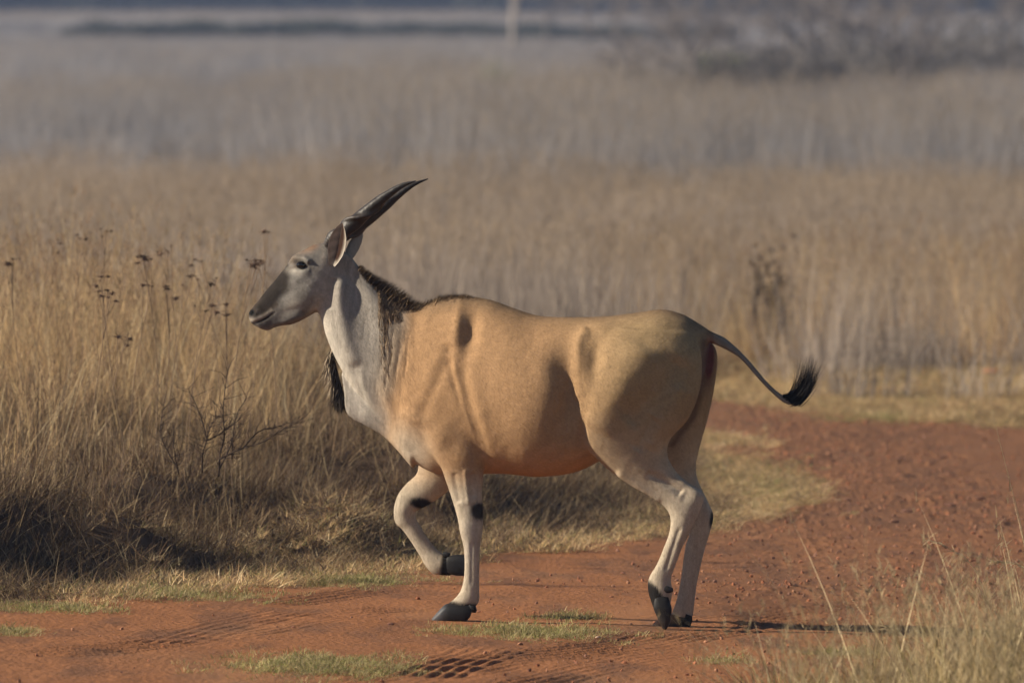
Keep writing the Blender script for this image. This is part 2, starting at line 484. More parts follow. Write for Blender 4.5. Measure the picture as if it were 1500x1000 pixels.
parts = [loft(TORSO, 8, 56, 0.92), loft(NECK, 7, 44), loft(DEWLAP, 6, 24), loft(HEAD, 7, 44, 0.85), loft(HIND_NEAR, 7, 40), loft(HIND_FAR, 7, 40), loft(FORE_NEAR, 7, 36), loft(FORE_FAR, 7, 36), loft(TAIL, 6, 20)]
Vs, F4s, F3s, off = [], [], [], 0
for v, f4, f3 in parts:
    Vs.append(v); F4s.append(f4 + off); F3s.append(f3 + off); off += len(v)
tmp = obj('body_blank', mesh_from('body_blank', np.concatenate(Vs), [np.concatenate(F4s), np.concatenate(F3s)]))
md = tmp.modifiers.new('remesh', 'REMESH'); md.mode = 'VOXEL'; md.voxel_size = 0.0048; md.use_smooth_shade = True
dg = bpy.context.evaluated_depsgraph_get()
ev = tmp.evaluated_get(dg).to_mesh()
nv = len(ev.vertices)
BV = np.zeros(nv * 3, np.float32); ev.vertices.foreach_get('co', BV); BV = BV.reshape(-1, 3).astype(float)
nl = np.zeros(len(ev.polygons), np.int32); ev.polygons.foreach_get('loop_total', nl)
lv = np.zeros(len(ev.loops), np.int32); ev.loops.foreach_get('vertex_index', lv)
BF = lv.reshape(-1, 4) if (nl == 4).all() else None
ne = len(ev.edges); BE = np.zeros(ne * 2, np.int32); ev.edges.foreach_get('vertices', BE); BE = BE.reshape(-1, 2)
tmp.evaluated_get(dg).to_mesh_clear()
me_old = tmp.data
bpy.data.objects.remove(tmp); bpy.data.meshes.remove(me_old)

deg = np.bincount(BE.ravel(), minlength=nv).astype(float)
def lap(V, w, it):
    for _ in range(it):
        S = np.stack([np.bincount(BE[:, 0], V[BE[:, 1], k], nv) + np.bincount(BE[:, 1], V[BE[:, 0], k], nv) for k in range(3)], 1) / deg[:, None]
        V = V + (S - V) * (w[:, None] if np.ndim(w) else w)
    return V

def normals(V):
    d1 = V[BF[:, 2]] - V[BF[:, 0]]; d2 = V[BF[:, 3]] - V[BF[:, 1]]
    fn = np.cross(d1, d2)
    N = np.zeros_like(V)
    for c in range(4):
        for k in range(3):
            N[:, k] += np.bincount(BF[:, c], fn[:, k], nv)
    return N / (np.linalg.norm(N, axis=1, keepdims=True) + 1e-12)

def blob(q, c, r, ang=0.0):
    x, y = q[:, 0] - c[0], q[:, 1] - c[1]
    ca, sa = math.cos(math.radians(ang)), math.sin(math.radians(ang))
    u, v = x * ca + y * sa, -x * sa + y * ca
    return np.exp(-(u / r[0]) ** 2 - (v / r[1]) ** 2)

def pdist(q, pl):
    best = np.full(len(q), 1e9); T = np.zeros(len(q))
    n = len(pl) - 1
    for i in range(n):
        a = np.array(pl[i], float); e = np.array(pl[i + 1], float) - a
        t = np.clip(((q - a) @ e) / (e @ e), 0, 1)
        d = np.linalg.norm(q - a - t[:, None] * e, axis=1)
        m = d < best; best = np.where(m, d, best); T = np.where(m, (i + t) / n, T)
    return best, T

def line(q, pl, sig, fade=0.12):
    d, t = pdist(q, pl)
    w = np.exp(-(d / sig) ** 2)
    return w * smooth(0, fade, t) * (1 - smooth(1 - fade, 1, t)) if fade else w

def side(V):
    return (V - C0) @ LAT

# joins of limbs and trunk get extra smoothing
q = project(BV)
join = np.zeros(nv)
for c, r in (((650, 640), (60, 50)), ((700, 640), (25, 55)), ((600, 600), (45, 60)), ((920, 480), (80, 40)), ((880, 500), (40, 50)), ((1020, 490), (30, 25)), ((485, 440), (26, 40)), ((590, 470), (40, 50)), ((900, 560), (60, 60))):
    join = np.maximum(join, blob(q, c, r))
BV = lap(BV, 0.5, 5)
BV = lap(BV, 0.55 * join, 60)

# anatomy: raised and hollowed forms, drawn on the near side and mirrored to the trunk's far side
s = side(BV)
Mv = BV - LAT * (s + np.abs(s))[:, None] * (s > 0)[:, None]
trunk = (q[:, 1] < 660) & (q[:, 0] < 1030)
qm = np.where((trunk & (s > 0))[:, None], project(Mv), q)
N = normals(BV)
if np.sum(N * (BV - BV.mean(0))) < 0:
    N = -N; BF = BF[:, ::-1]
facing = smooth(0.25, 0.7, np.abs(N @ LAT))
H = np.zeros(nv)
H += -25 * blob(qm, (689, 488), (12, 28), 8)
H += 9 * blob(qm, (671, 480), (8, 40), 5)
H += 10 * line(qm, [(676, 445), (655, 520), (626, 590), (606, 625)], 20)
H += -9 * line(qm, [(663, 500), (652, 535), (634, 575), (614, 615)], 10)
H += -6 * line(qm, [(658, 520), (661, 545), (675, 585), (691, 625), (703, 672)], 5.5)
H += 5 * line(qm, [(664, 505), (668, 550), (679, 595), (694, 638), (706, 682)], 4.0, .3)
H += -8 * line(qm, [(682, 505), (681, 555), (692, 600), (706, 640), (718, 690)], 6.5, .35)
H += 7 * line(qm, [(692, 500), (694, 560), (708, 620), (730, 680)], 12, .45)
H += -6 * blob(qm, (661, 655), (14, 16))
H += 5 * blob(qm, (640, 650), (14, 30), 20)
H += 14 * blob(qm, (603, 606), (18, 26))
H += 10 * blob(qm, (585, 640), (12, 24), -25)
H += 14 * blob(qm, (770, 560), (50, 80))
H += -55 * blob(qm, (834, 572), (18, 50), -4)
H += -20 * blob(qm, (822, 615), (20, 30))
H += -10 * blob(qm, (815, 540), (14, 26))
H += -14 * blob(qm, (871, 526), (12, 30), 4)
H += 10 * line(qm, [(862, 478), (847, 500), (843, 545), (846, 590)], 8)
H += 8 * blob(qm, (880, 480), (16, 10))
H += -7 * blob(qm, (918, 478), (22, 9), -10)
H += 17 * line(qm, [(945, 500), (905, 575), (872, 635)], 26)
H += -20 * line(qm, [(1000, 520), (960, 580), (915, 620)], 20)
H += 10 * line(qm, [(1005, 560), (975, 615), (950, 660)], 14)
H += -9 * line(qm, [(960, 610), (930, 660)], 11)
H += -10 * blob(qm, (852, 640), (5, 16))
H += 9 * line(qm, [(900, 690), (940, 716), (968, 738)], 6)
H += -12 * line(qm, [(945, 690), (985, 712), (1000, 722)], 6)
H += 4.5 * line(qm, [(985, 690), (1003, 708), (1020, 722), (1020, 745)], 4.5, .35)
H += -6 * blob(qm, (1003, 725), (7, 9))
H += 2 * blob(qm, (990, 745), (10, 10))
H += -5 * line(qm, [(996, 770), (984, 805), (974, 838)], 3)
H += 3.5 * line(qm, [(1003, 770), (992, 805), (981, 838)], 3)
H += -6 * line(qm, [(664, 690), (668, 715), (674, 738)], 5)
H += 6 * line(qm, [(681, 686), (684, 715), (688, 740)], 3.6)
H += -6 * line(qm, [(692, 690), (694, 730)], 5)
H += 4 * blob(qm, (680, 775), (7, 12))
H += -4 * line(qm, [(691, 790), (691, 860)], 3)
H += 4 * blob(qm, (592, 745), (8, 10))
# neck folds
for k, (x0, y0, y1, am) in enumerate(((563, 470, 560, 2.2), (571, 488, 585, 3.4), (577, 470, 545, 2.4), (586, 480, 572, 3.6), (592, 470, 530, 2.2), (600, 475, 560, 3.0))):
    H += -am * line(qm, [(x0 + 2, y0), (x0 - 1 + 3 * math.sin(k * 2.1), y0 * .66 + y1 * .34), (x0 - 5 + 2 * math.sin(k * 3.7), y0 * .3 + y1 * .7), (x0 - 8, y1)], 2.2 + .5 * math.sin(k * 5.0), .3)
H += 8 * line(qm, [(552, 520), (562, 568), (569, 592), (580, 614), (594, 645)], 6, .4)
H += -8 * line(qm, [(544, 540), (556, 590), (568, 616), (580, 650)], 8, .4)
H += 3.5 * line(qm, [(522, 520), (535, 570), (552, 605)], 4, .45)
H += -3.5 * line(qm, [(515, 525), (528, 573), (545, 605)], 4.5, .45)
H += -7 * line(qm, [(492, 405), (485, 430), (482, 455)], 6)
H += 6 * line(qm, [(502, 400), (497, 440), (500, 490), (515, 540)], 9)
H += -24 * blob(qm, (524, 440), (19, 60), -14)  # upper-neck hollow, deepened in shape to bring the shade cast behind the head
H += -10 * blob(qm, (510, 405), (16, 26), -10)
H += 12 * line(qm, [(500, 405), (500, 450), (510, 500), (524, 540)], 9)
# head
H += -7 * blob(qm, (441, 389), (8, 6.5), 15)
H += 9 * line(qm, [(424, 385), (432, 377), (446, 377), (457, 386)], 4.2)
H += 4 * line(qm, [(430, 397), (443, 398), (456, 394)], 3.5)
H += 4 * line(qm, [(455, 396), (430, 412), (412, 430)], 6)
H += -5 * blob(qm, (420, 430), (10, 7), -35)
H += 7 * blob(qm, (455, 430), (15, 20))
H += -6 * blob(qm, (428, 455), (16, 6), -15)
H += 4 * line(qm, [(398, 476), (420, 470), (445, 461)], 4)
H += -2.6 * line(qm, [(366, 473.3), (374, 473), (383, 469.5), (393, 464), (403, 456)], 1.9, 0.06)
H += 2 * line(qm, [(368, 468), (380, 465), (396, 456)], 3)
H += 10 * line(qm, [(428, 382), (436, 379.5), (447, 380.5), (455, 386)], 3.2)
H += -13 * blob(qm, (368.5, 457.5), (3.2, 4), 20)
H += 4 * blob(qm, (376, 455), (4, 5), 20)
calm = smooth(470, 510, qm[:, 0])
H += (4.5 * (fbm(qm[:, 0] * .028, qm[:, 1] * .022, 2, 201) - .5) + 1.3 * (fbm(qm[:, 0] * .085 + .3 * qm[:, 1] * .085, qm[:, 1] * .05, 2, 205) - .5)) * calm * (1 - .6 * smooth(700, 740, qm[:, 1]))
BV = BV + N * (H * 0.001 * facing)[:, None]
BV = lap(BV, 0.45, 2)
N = normals(BV)

# coat colours
q = project(BV); s = side(BV)
Mv = BV - LAT * (s + np.abs(s))[:, None] * (s > 0)[:, None]
qm = np.where((trunk & (s > 0))[:, None], project(Mv), q)
x, y = qm[:, 0], qm[:, 1]
def mixc(C, c, w):
    return C + (np.array(c) - C) * np.clip(w, 0, 1)[:, None]
wob = 8 * (fbm(x * 0.05, y * 0.03, 3, 71) - 0.5)
CB = np.tile(np.array([.350, .212, .110]), (nv, 1))
CB = mixc(CB, (.30, .210, .112), smooth(780, 960, x))
CB = mixc(CB, (.41, .305, .20), smooth(590, 690, y + wob) * smooth(830, 880, x))
CB = mixc(CB, (.42, .355, .27), smooth(675, 730, y + wob))
CB = mixc(CB, (.43, .25, .13), smooth(640, 680, y) * smooth(700, 730, x) * (1 - smooth(850, 880, x)) * (y < 705))
CB = mixc(CB, (.47, .40, .31), blob(qm, (600, 660), (26, 40), -35) * .9)
TOP = [(600, 448), (640, 438), (675, 433), (715, 437), (750, 449), (790, 461), (840, 463), (885, 462), (930, 457), (970, 452), (1003, 461), (1026, 477), (1045, 488)]
ty = np.interp(x, [p[0] for p in TOP], [p[1] for p in TOP])
CB = mixc(CB, (.17, .11, .065), np.exp(-((y - ty) / 6.0) ** 2) * smooth(600, 640, x) * .8 * (s < 5))
CB = mixc(CB, (.25, .165, .095), np.exp(-((y - ty) / 15.0) ** 2) * smooth(600, 640, x) * .5)
CB = mixc(CB, (.20, .13, .075), np.exp(-((y - ty) / 20.0) ** 2) * smooth(596, 630, x) * (1 - smooth(700, 760, x)) * .75)
# neck
edge = x - np.interp(y, [380, 440, 500, 560, 620, 660], [640, 604, 590, 578, 570, 570])
nk = (1 - smooth(-32, 8, edge + wob * 1.5)) * (1 - smooth(640, 668, y))
CB = mixc(CB, (.285, .255, .22), nk)
CB = mixc(CB, (.30, .235, .17), np.exp(-((edge + 14) / 16) ** 2) * smooth(455, 480, y) * (1 - smooth(560, 600, y)) * .8)
fx = np.interp(y, [452, 476, 500, 524, 548, 575, 610], [466, 471, 479, 491, 505, 520, 530])
CB = mixc(CB, (.50, .455, .39), np.exp(-((x - fx) / 16) ** 2) * smooth(440, 470, y) * (1 - smooth(600, 620, y)))
CB = mixc(CB, (.22, .20, .175), blob(qm, (556, 612), (16, 18)) * .6)
# head
hd = (x < 500) & (y < 486) & (x - 470 < (500 - y) * .9)
hm = smooth(0, 14, (470 + (430 - y) * .35) - x) * (y < 492)
CB = mixc(CB, (0.152, 0.141, 0.129), hm)
CB = mixc(CB, (0.211, 0.195, 0.174), blob(qm, (462, 420), (16, 26), 20) * .8)
CB = mixc(CB, (0.211, 0.192, 0.171), blob(qm, (428, 447), (12, 8), -35) * .8)
CB = mixc(CB, (0.260, 0.239, 0.211), blob(qm, (430, 395), (10, 5), 10) * .8)
CB = mixc(CB, (0.260, 0.239, 0.208), blob(qm, (443, 378.5), (9, 3.2), -5) * .8)
CB = mixc(CB, (0.186, 0.161, 0.133), blob(qm, (432, 374), (11, 6), -35) * .8)
CB = mixc(CB, (0.136, 0.077, 0.051), blob(qm, (458, 361), (10, 6), -30) * .85)
CB = mixc(CB, (0.087, 0.062, 0.046), line(qm, [(434, 391), (424, 393), (414, 402)], 2.4, 0) * .85)
br = np.clip(1 - pdist(qm, [(419, 400), (402, 420), (388, 437), (377, 451)])[0] / 25.0, 0, 1)
CB = mixc(CB, (.015, .011, .009), smooth(0.08, .55, br) * (1 - smooth(418, 430, x)) * .95)
CB = mixc(CB, (0.081, 0.062, 0.050), line(qm, [(385, 456), (400, 448), (408, 444)], 5, .1) * .7)
CB = mixc(CB, (0.124, 0.102, 0.087), blob(qm, (380.5, 455), (5, 3.5)) * .8)
CB = mixc(CB, (0.285, 0.248, 0.205), line(qm, [(365, 469), (374, 469), (386, 463), (400, 453)], 3.6, .02) * .95)
CB = mixc(CB, (0.136, 0.124, 0.115), blob(qm, (388, 477), (13, 5), -18) * .9)
CB = mixc(CB, (0.248, 0.217, 0.180), line(qm, [(374, 477.5), (384, 482), (394, 484)], 2.2, .05) * .8)
CB = mixc(CB, (0.031, 0.022, 0.019), line(qm, [(367, 473.5), (374, 473), (383, 469.5), (393, 464), (403, 456)], 2.0, .02) * .95)
CB = mixc(CB, (0.062, 0.046, 0.037), line(qm, [(366, 462), (370, 450), (380, 438)], 3.0, 0) * .7)
CB = mixc(CB, (0.136, 0.102, 0.074), line(qm, [(410, 477), (430, 474), (452, 464), (466, 454)], 3.5, .05) * .7)
CB = mixc(CB, (0.019, 0.015, 0.012), blob(qm, (441.5, 388.5), (8.2, 5.2), 15) * 1.1)
CB = mixc(CB, (0.081, 0.068, 0.062), line(qm, [(450, 389), (462, 396), (470, 398)], 3.5, 0) * .55)
CB = mixc(CB, (0.130, 0.115, 0.102), blob(qm, (448, 372), (14, 4), -20) * .5)
CB = mixc(CB, (.004, .004, .004), smooth(.25, .6, blob(qm, (368.6, 457.8), (4.2, 5.0), 20)))
CB = mixc(CB, (.085, .080, .076), blob(qm, (392, 474), (14, 5.5), -22) * .8)
CB = mixc(CB, (.012, .010, .009), smooth(.3, .8, line(qm, [(370, 473.5), (377, 472.5), (385, 469), (393, 465), (398, 462)], 1.25, .3)))
CB = mixc(CB, (.32, .295, .26), blob(qm, (466, 415), (11, 30), 15) * .6)
CB = mixc(CB, (.30, .275, .24), line(qm, [(412, 462), (426, 450), (445, 438)], 7, .3) * .7)
CB = mixc(CB, (.30, .275, .24), blob(qm, (432, 397), (12, 5), 8) * .7)
CB = mixc(CB, (.34, .30, .255), blob(qm, (474, 378), (7, 16), 8) * .8)
CB = mixc(CB, (.085, .077, .07), line(qm, [(418, 470), (436, 462), (455, 455)], 4, .3) * .5)
CB = mixc(CB, (.022, .017, .014), smooth(.25, .8, blob(qm, (391, 446), (19, 9), -47)) * .9)
CB = mixc(CB, (.030, .024, .020), smooth(.25, .8, blob(qm, (386, 455), (8, 4.5), -30)) * .6)
CB = mixc(CB, (.15, .095, .062), blob(qm, (450, 364), (17, 7), -22) * .8)
CB = mixc(CB, (.17, .125, .09), blob(qm, (428, 380), (7, 9), -35) * .55)
# legs, true positions
X0, Y0 = q[:, 0], q[:, 1]
near, farm = s < 0, s > 0
blk = (.016, .014, .013)
CB = mixc(CB, blk, near * smooth(0, 1, blob(q, (702, 748), (13, 13)) * 2.2 - .35))
CB = mixc(CB, blk, farm * smooth(0, 1, blob(q, (618, 737), (19, 8.5), 12) * 2.2 - .35))
CB = mixc(CB, blk, farm * smooth(0, 1, blob(q, (1045, 760), (6, 17), 8) * 1.9 - .35))
CB = mixc(CB, blk, near * (X0 < 760) * smooth(-3, 3, (Y0 - 881 + .6 * wob) + (X0 - 668) * -.10))
CB = mixc(CB, blk, near * (X0 > 900) * smooth(0, 9, Y0 - 862 + (968 - X0) * .9 + 2.2 * wob) * (Y0 > 845))
CB = mixc(CB, blk, farm * (X0 > 900) * smooth(902, 909, Y0))
CB = mixc(CB, blk, farm * (X0 < 760) * smooth(644, 652, X0 + (Y0 - 815) * .15 + .6 * wob) * (Y0 > 800))
CB = mixc(CB, (.40, .36, .31), blob(q, (690, 800), (14, 40)) * .5)
# rear
CB = mixc(CB, (.10, .028, .028), (s > -.06) * np.minimum(1, blob(q, (1039, 528), (8, 32), 4) * 1.5) * (X0 > 1024))
CB = mixc(CB, (.11, .07, .05), (s > -.1) * line(q, [(1031, 500), (1029, 560), (1015, 610), (985, 650)], 6, 0) * .8)
tl = smooth(1036, 1060, X0) * (Y0 < 600)* (Y0 - 480 < (X0 - 1030) * 1.15)
CB = mixc(CB, (.20, .175, .145), tl)
CB = mixc(CB, (.24, .165, .10), blob(q, (1022, 478), (16, 12)) * .6)
# mottling
nkw = (1 - smooth(585, 625, x)) * smooth(470, 500, x)
lgw = smooth(690, 730, y)
st_v = fbm(x * .30 + .02 * y, y * .035, 3, 93) - .5
st_b = fbm(x * .07 + y * .12, (y - x) * .02, 3, 95) - .5
fa = fbm(x * .16, y * .16, 3, 97) - .5
CB *= (1 + .55 * st_v * np.maximum(nkw, .6 * lgw) + .20 * st_b * (1 - nkw) * (1 - lgw) * (x > 560) + .5 * fa * (x < 485) * (y < 490))[:, None]
CB *= (0.90 + 0.2 * fbm(x * .22, y * .12, 3, 91))[:, None] * (0.95 + 0.1 * rng.random(nv))[:, None]
CB = np.clip(CB, .008, .8)

BASE = np.array([0.15, 0.0, -0.02])
eland = bpy.data.objects.new('eland', None); COL.objects.link(eland)
eland.location = BASE
eland['label'] = 'tan eland antelope with straight swept-back horns trotting across the red dirt road'
eland['category'] = 'antelope'
obj('body', mesh_from('eland_body', BV - BASE, BF, CB, True, M_FUR), eland)

# --- coat of short hairs following the body, one part
tri = np.concatenate([BF[:, [0, 1, 2]], BF[:, [0, 2, 3]]])
e1, e2 = BV[tri[:, 1]] - BV[tri[:, 0]], BV[tri[:, 2]] - BV[tri[:, 0]]
area = np.linalg.norm(np.cross(e1, e2), axis=1)
def sample(n, wt=None):
    p = area if wt is None else area * wt[tri[:, 0]]
    idx = rng.choice(len(tri), n, p=p / p.sum())
    a, b = rng.random(n), rng.random(n); fl = a + b > 1; a[fl], b[fl] = 1 - a[fl], 1 - b[fl]
    P = BV[tri[idx, 0]] + e1[idx] * a[:, None] + e2[idx] * b[:, None]
    return P, N[tri[idx, 0]], CB[tri[idx, 0]], q[tri[idx, 0]]
def tangent(D, Nn):
    D = D - Nn * np.sum(D * Nn, 1)[:, None]
    return D / (np.linalg.norm(D, axis=1, keepdims=True) + 1e-9)
NH = 170000
P, Nn, Cc, Q = sample(NH)
flow = np.tile(AX * .8 + np.array([0, 0, -.75]), (NH, 1))
lower = smooth(690, 740, Q[:, 1])[:, None]; nk_ = (1 - smooth(560, 620, Q[:, 0]))[:, None]
flow = flow * (1 - lower) + np.array([0, 0, -1.0]) * lower
flow = flow * (1 - nk_) + (np.array([0, 0, -1.0]) + AX * .35) * nk_
hd_ = ((Q[:, 0] < 485) & (Q[:, 1] < 490))[:, None]
flow = np.where(hd_, AX * .8 + np.array([0, 0, .15]), flow)
flow += rng.normal(size=flow.shape) * .22
D = tangent(flow, Nn) + Nn * (0.05 + 0.09 * rng.random(NH))[:, None]
D /= np.linalg.norm(D, axis=1, keepdims=True)
ln = np.where(hd_[:, 0], .006, .014) * (0.7 + 0.6 * rng.random(NH))
ln *= np.where((Q[:, 0] > 555) & (Q[:, 0] < 605) & (Q[:, 1] > 450) & (Q[:, 1] < 590), 1.9, 1.0)
eyed = np.hypot(Q[:, 0] - 441.5, Q[:, 1] - 388.5) > 9
Vh, Fh, bi, tt = ribbons(P[eyed], D[eyed], ln[eyed], .0013, np.zeros((eyed.sum(), 3)), K=1, wdir=np.cross(D, Nn)[eyed])
tint = (0.72 + 0.56 * rng.random(eyed.sum()))[:, None]
Ch = (Cc[eyed] * tint)[bi] * (0.9 + .2 * tt[:, None])
obj('coat', mesh_from('eland_coat', Vh - BASE, Fh, Ch, True, M_HAIR), eland, kind='stuff')

# --- mane along the back of the neck
def strands_part(name, P, D, ln, wd, bend, col, K=4):
    D = D / (np.linalg.norm(D, axis=1, keepdims=True) + 1e-9)
    V, F, bi, tt = ribbons(P, D, ln, wd, bend, K)
    return obj(name, mesh_from('eland_' + name, V - BASE, F, col[bi] * (0.85 + .35 * tt[:, None]), True, M_HAIR), eland)
def along(pl, n, lo=0.0, hi=1.0):
    pl = np.array(pl, float); seg = np.r_[0, np.cumsum(np.hypot(*np.diff(pl, axis=0).T))]
    t = (lo + (hi - lo) * rng.random(n)) * seg[-1]
    return np.stack([np.interp(t, seg, pl[:, 0]), np.interp(t, seg, pl[:, 1])], 1), t / seg[-1]
n = 8000
pp, t = along([(524, 391), (537, 407), (552, 422), (570, 438), (594, 452), (612, 455), (640, 441), (675, 436), (715, 440), (752, 453)], n)
ss = rng.normal(size=n) * .018
Pm = A(pp[:, 0], pp[:, 1] + 3 + 40 * ss ** 2 / .018, ss)
big = np.exp(-((t - .26) / .2) ** 2)
ln = (.016 + .060 * big + .026 * np.exp(-((t - .60) / .17) ** 2)) * (.6 + .7 * rng.random(n))
up = np.stack([.55 + .5 * rng.normal(size=n) * .5, .25 * rng.normal(size=n), np.full(n, .9)], 1)
up = up * (1 - .5 * smooth(.5, .9, t))[:, None] + np.array([.9, 0, .05]) * (.6 * smooth(.45, .8, t))[:, None]
cm = np.where((rng.random(n) < .12 + .4 * smooth(.3, .5, t))[:, None], np.array([.22, .145, .08]), np.array([.062, .041, .025])) * (.7 + .6 * rng.random(n))[:, None]
strands_part('mane', Pm, up, ln, .0022, np.stack([.012 * big, 0 * big, -.012 * big], 1), cm, 3)
# shaggy hair on the side of the neck below the mane
n = 4200
u = rng.random(n); v = rng.random(n) ** 1.6
pxm = 554 + 50 * u; top = np.interp(pxm, [556, 570, 594, 602], [424, 437, 451, 456]); pym = top + v * (90 + 35 * rng.random(n)) * smooth(-.15, .6, u + .25 * rng.normal(size=n))
ray_s = -np.interp(pym - top, [0, 20, 60, 120], [.03, .075, .105, .118])
Pm = A(pxm, pym, ray_s)
Dm = np.stack([.1 + .15 * rng.normal(size=n), -.25 + .05 * rng.normal(size=n), np.full(n, -1.0)], 1)
cm = np.where((rng.random(n) < .5)[:, None], np.array([.34, .24, .145]), np.array([.17, .115, .072])) * (.7 + .6 * rng.random(n))[:, None]
strands_part('neck_hair', Pm, Dm, .025 + .03 * rng.random(n), .0022, np.zeros((n, 3)), cm, 3)
# --- dewlap tuft hanging in front of the chest
n = 2300
pp, t = along([(484, 506), (488, 530), (494, 552), (500, 575), (504, 590)], n)
ss = .035 + .016 * rng.normal(size=n)
w = rng.random(n)
Pm = A(pp[:, 0] + 3 - 13 * w * smooth(0, .25, t), pp[:, 1], ss)
Dm = np.stack([-.12 + .16 * rng.normal(size=n), .15 * rng.normal(size=n), np.full(n, -1.0)], 1)
pale = (w > .78) & (t < .7)
cm = np.where(pale[:, None], np.array([.34, .27, .19]), np.array([.040, .031, .024])) * (.7 + .6 * rng.random(n))[:, None]
strands_part('dewlap_tuft', Pm, Dm, (.05 + .05 * rng.random(n)) * (1 - .3 * t), .0036, np.stack([.012 * rng.normal(size=n), 0 * t, 0 * t], 1), cm)
# --- tail tuft
n = 520
pp, t = along([(1146, 581), (1160, 590), (1172, 590)], n)
Pm = A(pp[:, 0], pp[:, 1] + rng.normal(size=n) * 2.2, rng.normal(size=n) * .008)
a0 = np.radians(8 - 20 * rng.random(n) + 34 * t)
Dm = np.stack([np.cos(a0), .2 * rng.normal(size=n), np.sin(a0) * .9], 1)
L_ = (.10 + .05 * rng.random(n)) * (1 - .15 * t)
lift = (.10 + .12 * rng.random(n) ** .8) * (1 - .25 * t)
bend = np.stack([-.02 + .02 * rng.normal(size=n), .02 * rng.normal(size=n), lift], 1)
strands_part('tail_tuft', Pm, Dm, L_, .0042, bend, np.tile([.012, .010, .010], (n, 1)) * (.6 + .8 * rng.random(n))[:, None], 6)

# --- horns
def horn(pl, rad, s0, s1, ph):
    K = 90
    C = catmull([list(p) + [r] for p, r in zip(pl, rad)], 16)
    sgm = np.linspace(0, 1, len(C))
    pts = A(C[:, 0], C[:, 1], s0 + (s1 - s0) * sgm)
    T = np.gradient(pts, axis=0); T /= np.linalg.norm(T, axis=1, keepdims=True)
    ring = 40; th = np.linspace(0, 2 * np.pi, ring, endpoint=False)
    V, Cc = [], []
    for i in range(len(C)):
        a = np.cross(T[i], LAT); a /= np.linalg.norm(a); b = np.cross(T[i], a)
        t = sgm[i]
        tw = ph + 2 * np.pi * 1.5 * min(t / .75, 1)
        keel = np.exp(-(np.angle(np.exp(1j * (th - tw))) / .38) ** 2)
        keel2 = np.exp(-(np.angle(np.exp(1j * (th - tw - 2.4))) / .5) ** 2)
        fade = 1 - smooth(.5, .85, t)
        rr = C[i, 2] * (0.88 + .34 * keel * fade + .10 * keel2 * fade) + .0008 * math.sin(t * 190) * (1 - smooth(.15, .4, t))
        V.append(pts[i] + rr[:, None] * (np.cos(th)[:, None] * a + np.sin(th)[:, None] * b))
        base = np.array([.026, .019, .015]) * (1 - t) + np.array([.012, .010, .010]) * t
        Cc.append(base * (1 + .9 * keel * fade)[:, None])
    n = len(V); V = np.concatenate(V)
    i = np.arange(n - 1)[:, None] * ring; j = np.arange(ring)[None]; k = (j + 1) % ring
    F = np.stack([i + j, i + k, i + ring + k, i + ring + j], -1).reshape(-1, 4)
    obj('horn', mesh_from('eland_horn', V - BASE, F, np.concatenate(Cc), True, M_HORN), eland)
PXM = DIST / FPX
horn([(479, 360), (488, 349), (505, 337.5), (526, 320), (548, 301), (569, 284.5), (589, 272), (609, 265)], [p * PXM for p in (7, 11, 12, 11.4, 9.6, 6.8, 4.2, .9)], -.045, -.10, 2.2)
horn([(483, 362), (494, 351), (512, 339), (534, 325), (557, 307.5), (581, 287.5), (604, 271.5), (627, 262)], [p * PXM for p in (6, 10.3, 11.2, 10.4, 8.6, 6.3, 3.8, .8)], .04, .115, -1.0)

# --- ears: cupped leaf shells
def ear(base, tip, wpx, s0, s1, cup, openv, swap):
    nu, nvv = 26, 17
    B, Tp = A(*base, s0), A(*tip, s1)
    ax = Tp - B; Ln = np.linalg.norm(ax); ax /= Ln
    op = np.array(openv, float); op -= ax * (op @ ax); op /= np.linalg.norm(op)
    wd = np.cross(ax, op)
    u = np.linspace(0, 1, nu); v = np.linspace(-1, 1, nvv)
    prof = np.interp(u, [0, .12, .3, .5, .7, .85, .95, 1], [.34, .62, .92, 1, .86, .55, .22, .03]) * wpx * PXM * .5
    V = []; C = []
    for sgn, th in ((1, 0.0), (-1, -.006)):
        for i in range(nu):
            ang = v * (1.25 - .35 * u[i])
            off = wd * (np.sin(ang) / np.sin(1.25 - .35 * u[i]) * prof[i])[:, None] - op * ((np.cos(ang) - np.cos(1.25 - .35 * u[i])) * prof[i] * cup)[:, None]
            edge = np.abs(v) ** 6
            nrm = (op * np.cos(ang)[:, None] - wd * np.sin(ang)[:, None])
            V.append(B + ax * (u[i] * Ln) + off + nrm * (th * (1 - edge))[:, None] * min(1, (1 - u[i]) * 6))
            if sgn > 0:
                dk = np.exp(-((v - .25 * swap) / .38) ** 2)[:, None] * smooth(.02, .2, u[i])
                inner = np.array([.33, .295, .25]) + (np.array([.05, .026, .018]) - np.array([.33, .295, .25])) * np.minimum(1, dk * 1.2)
                fr = .5 + .5 * np.sin(u[i] * 130 + v * 4)
                inner = inner * (1 - .3 * fr * (v * swap < .1))[:, None]
                C.append(np.where((np.abs(v) > .88)[:, None], np.array([.46, .41, .35]), inner))
            else:
                C.append(np.tile([.26, .24, .215], (nvv, 1)) * (1 - .25 * u[i]))
    V = np.concatenate(V); C = np.concatenate(C)
    F = []
    m = nu * nvv
    for sgn in (0, 1):
        for i in range(nu - 1):
            for j in range(nvv - 1):
                a = sgn * m + i * nvv + j
                f = [a, a + 1, a + nvv + 1, a + nvv]
                F.append(f if sgn == 0 else f[::-1])
    obj('ear', mesh_from('eland_ear', V - BASE, np.array(F), C, True, M_FUR), eland)
ear((486, 389), (501.5, 326.5), 28, -.082, -.165, .7, (-.35, -1, .1), 1)
ear((505, 384), (531, 335.5), 22, .062, .12, .7, (-.75, .75, .1), -1)

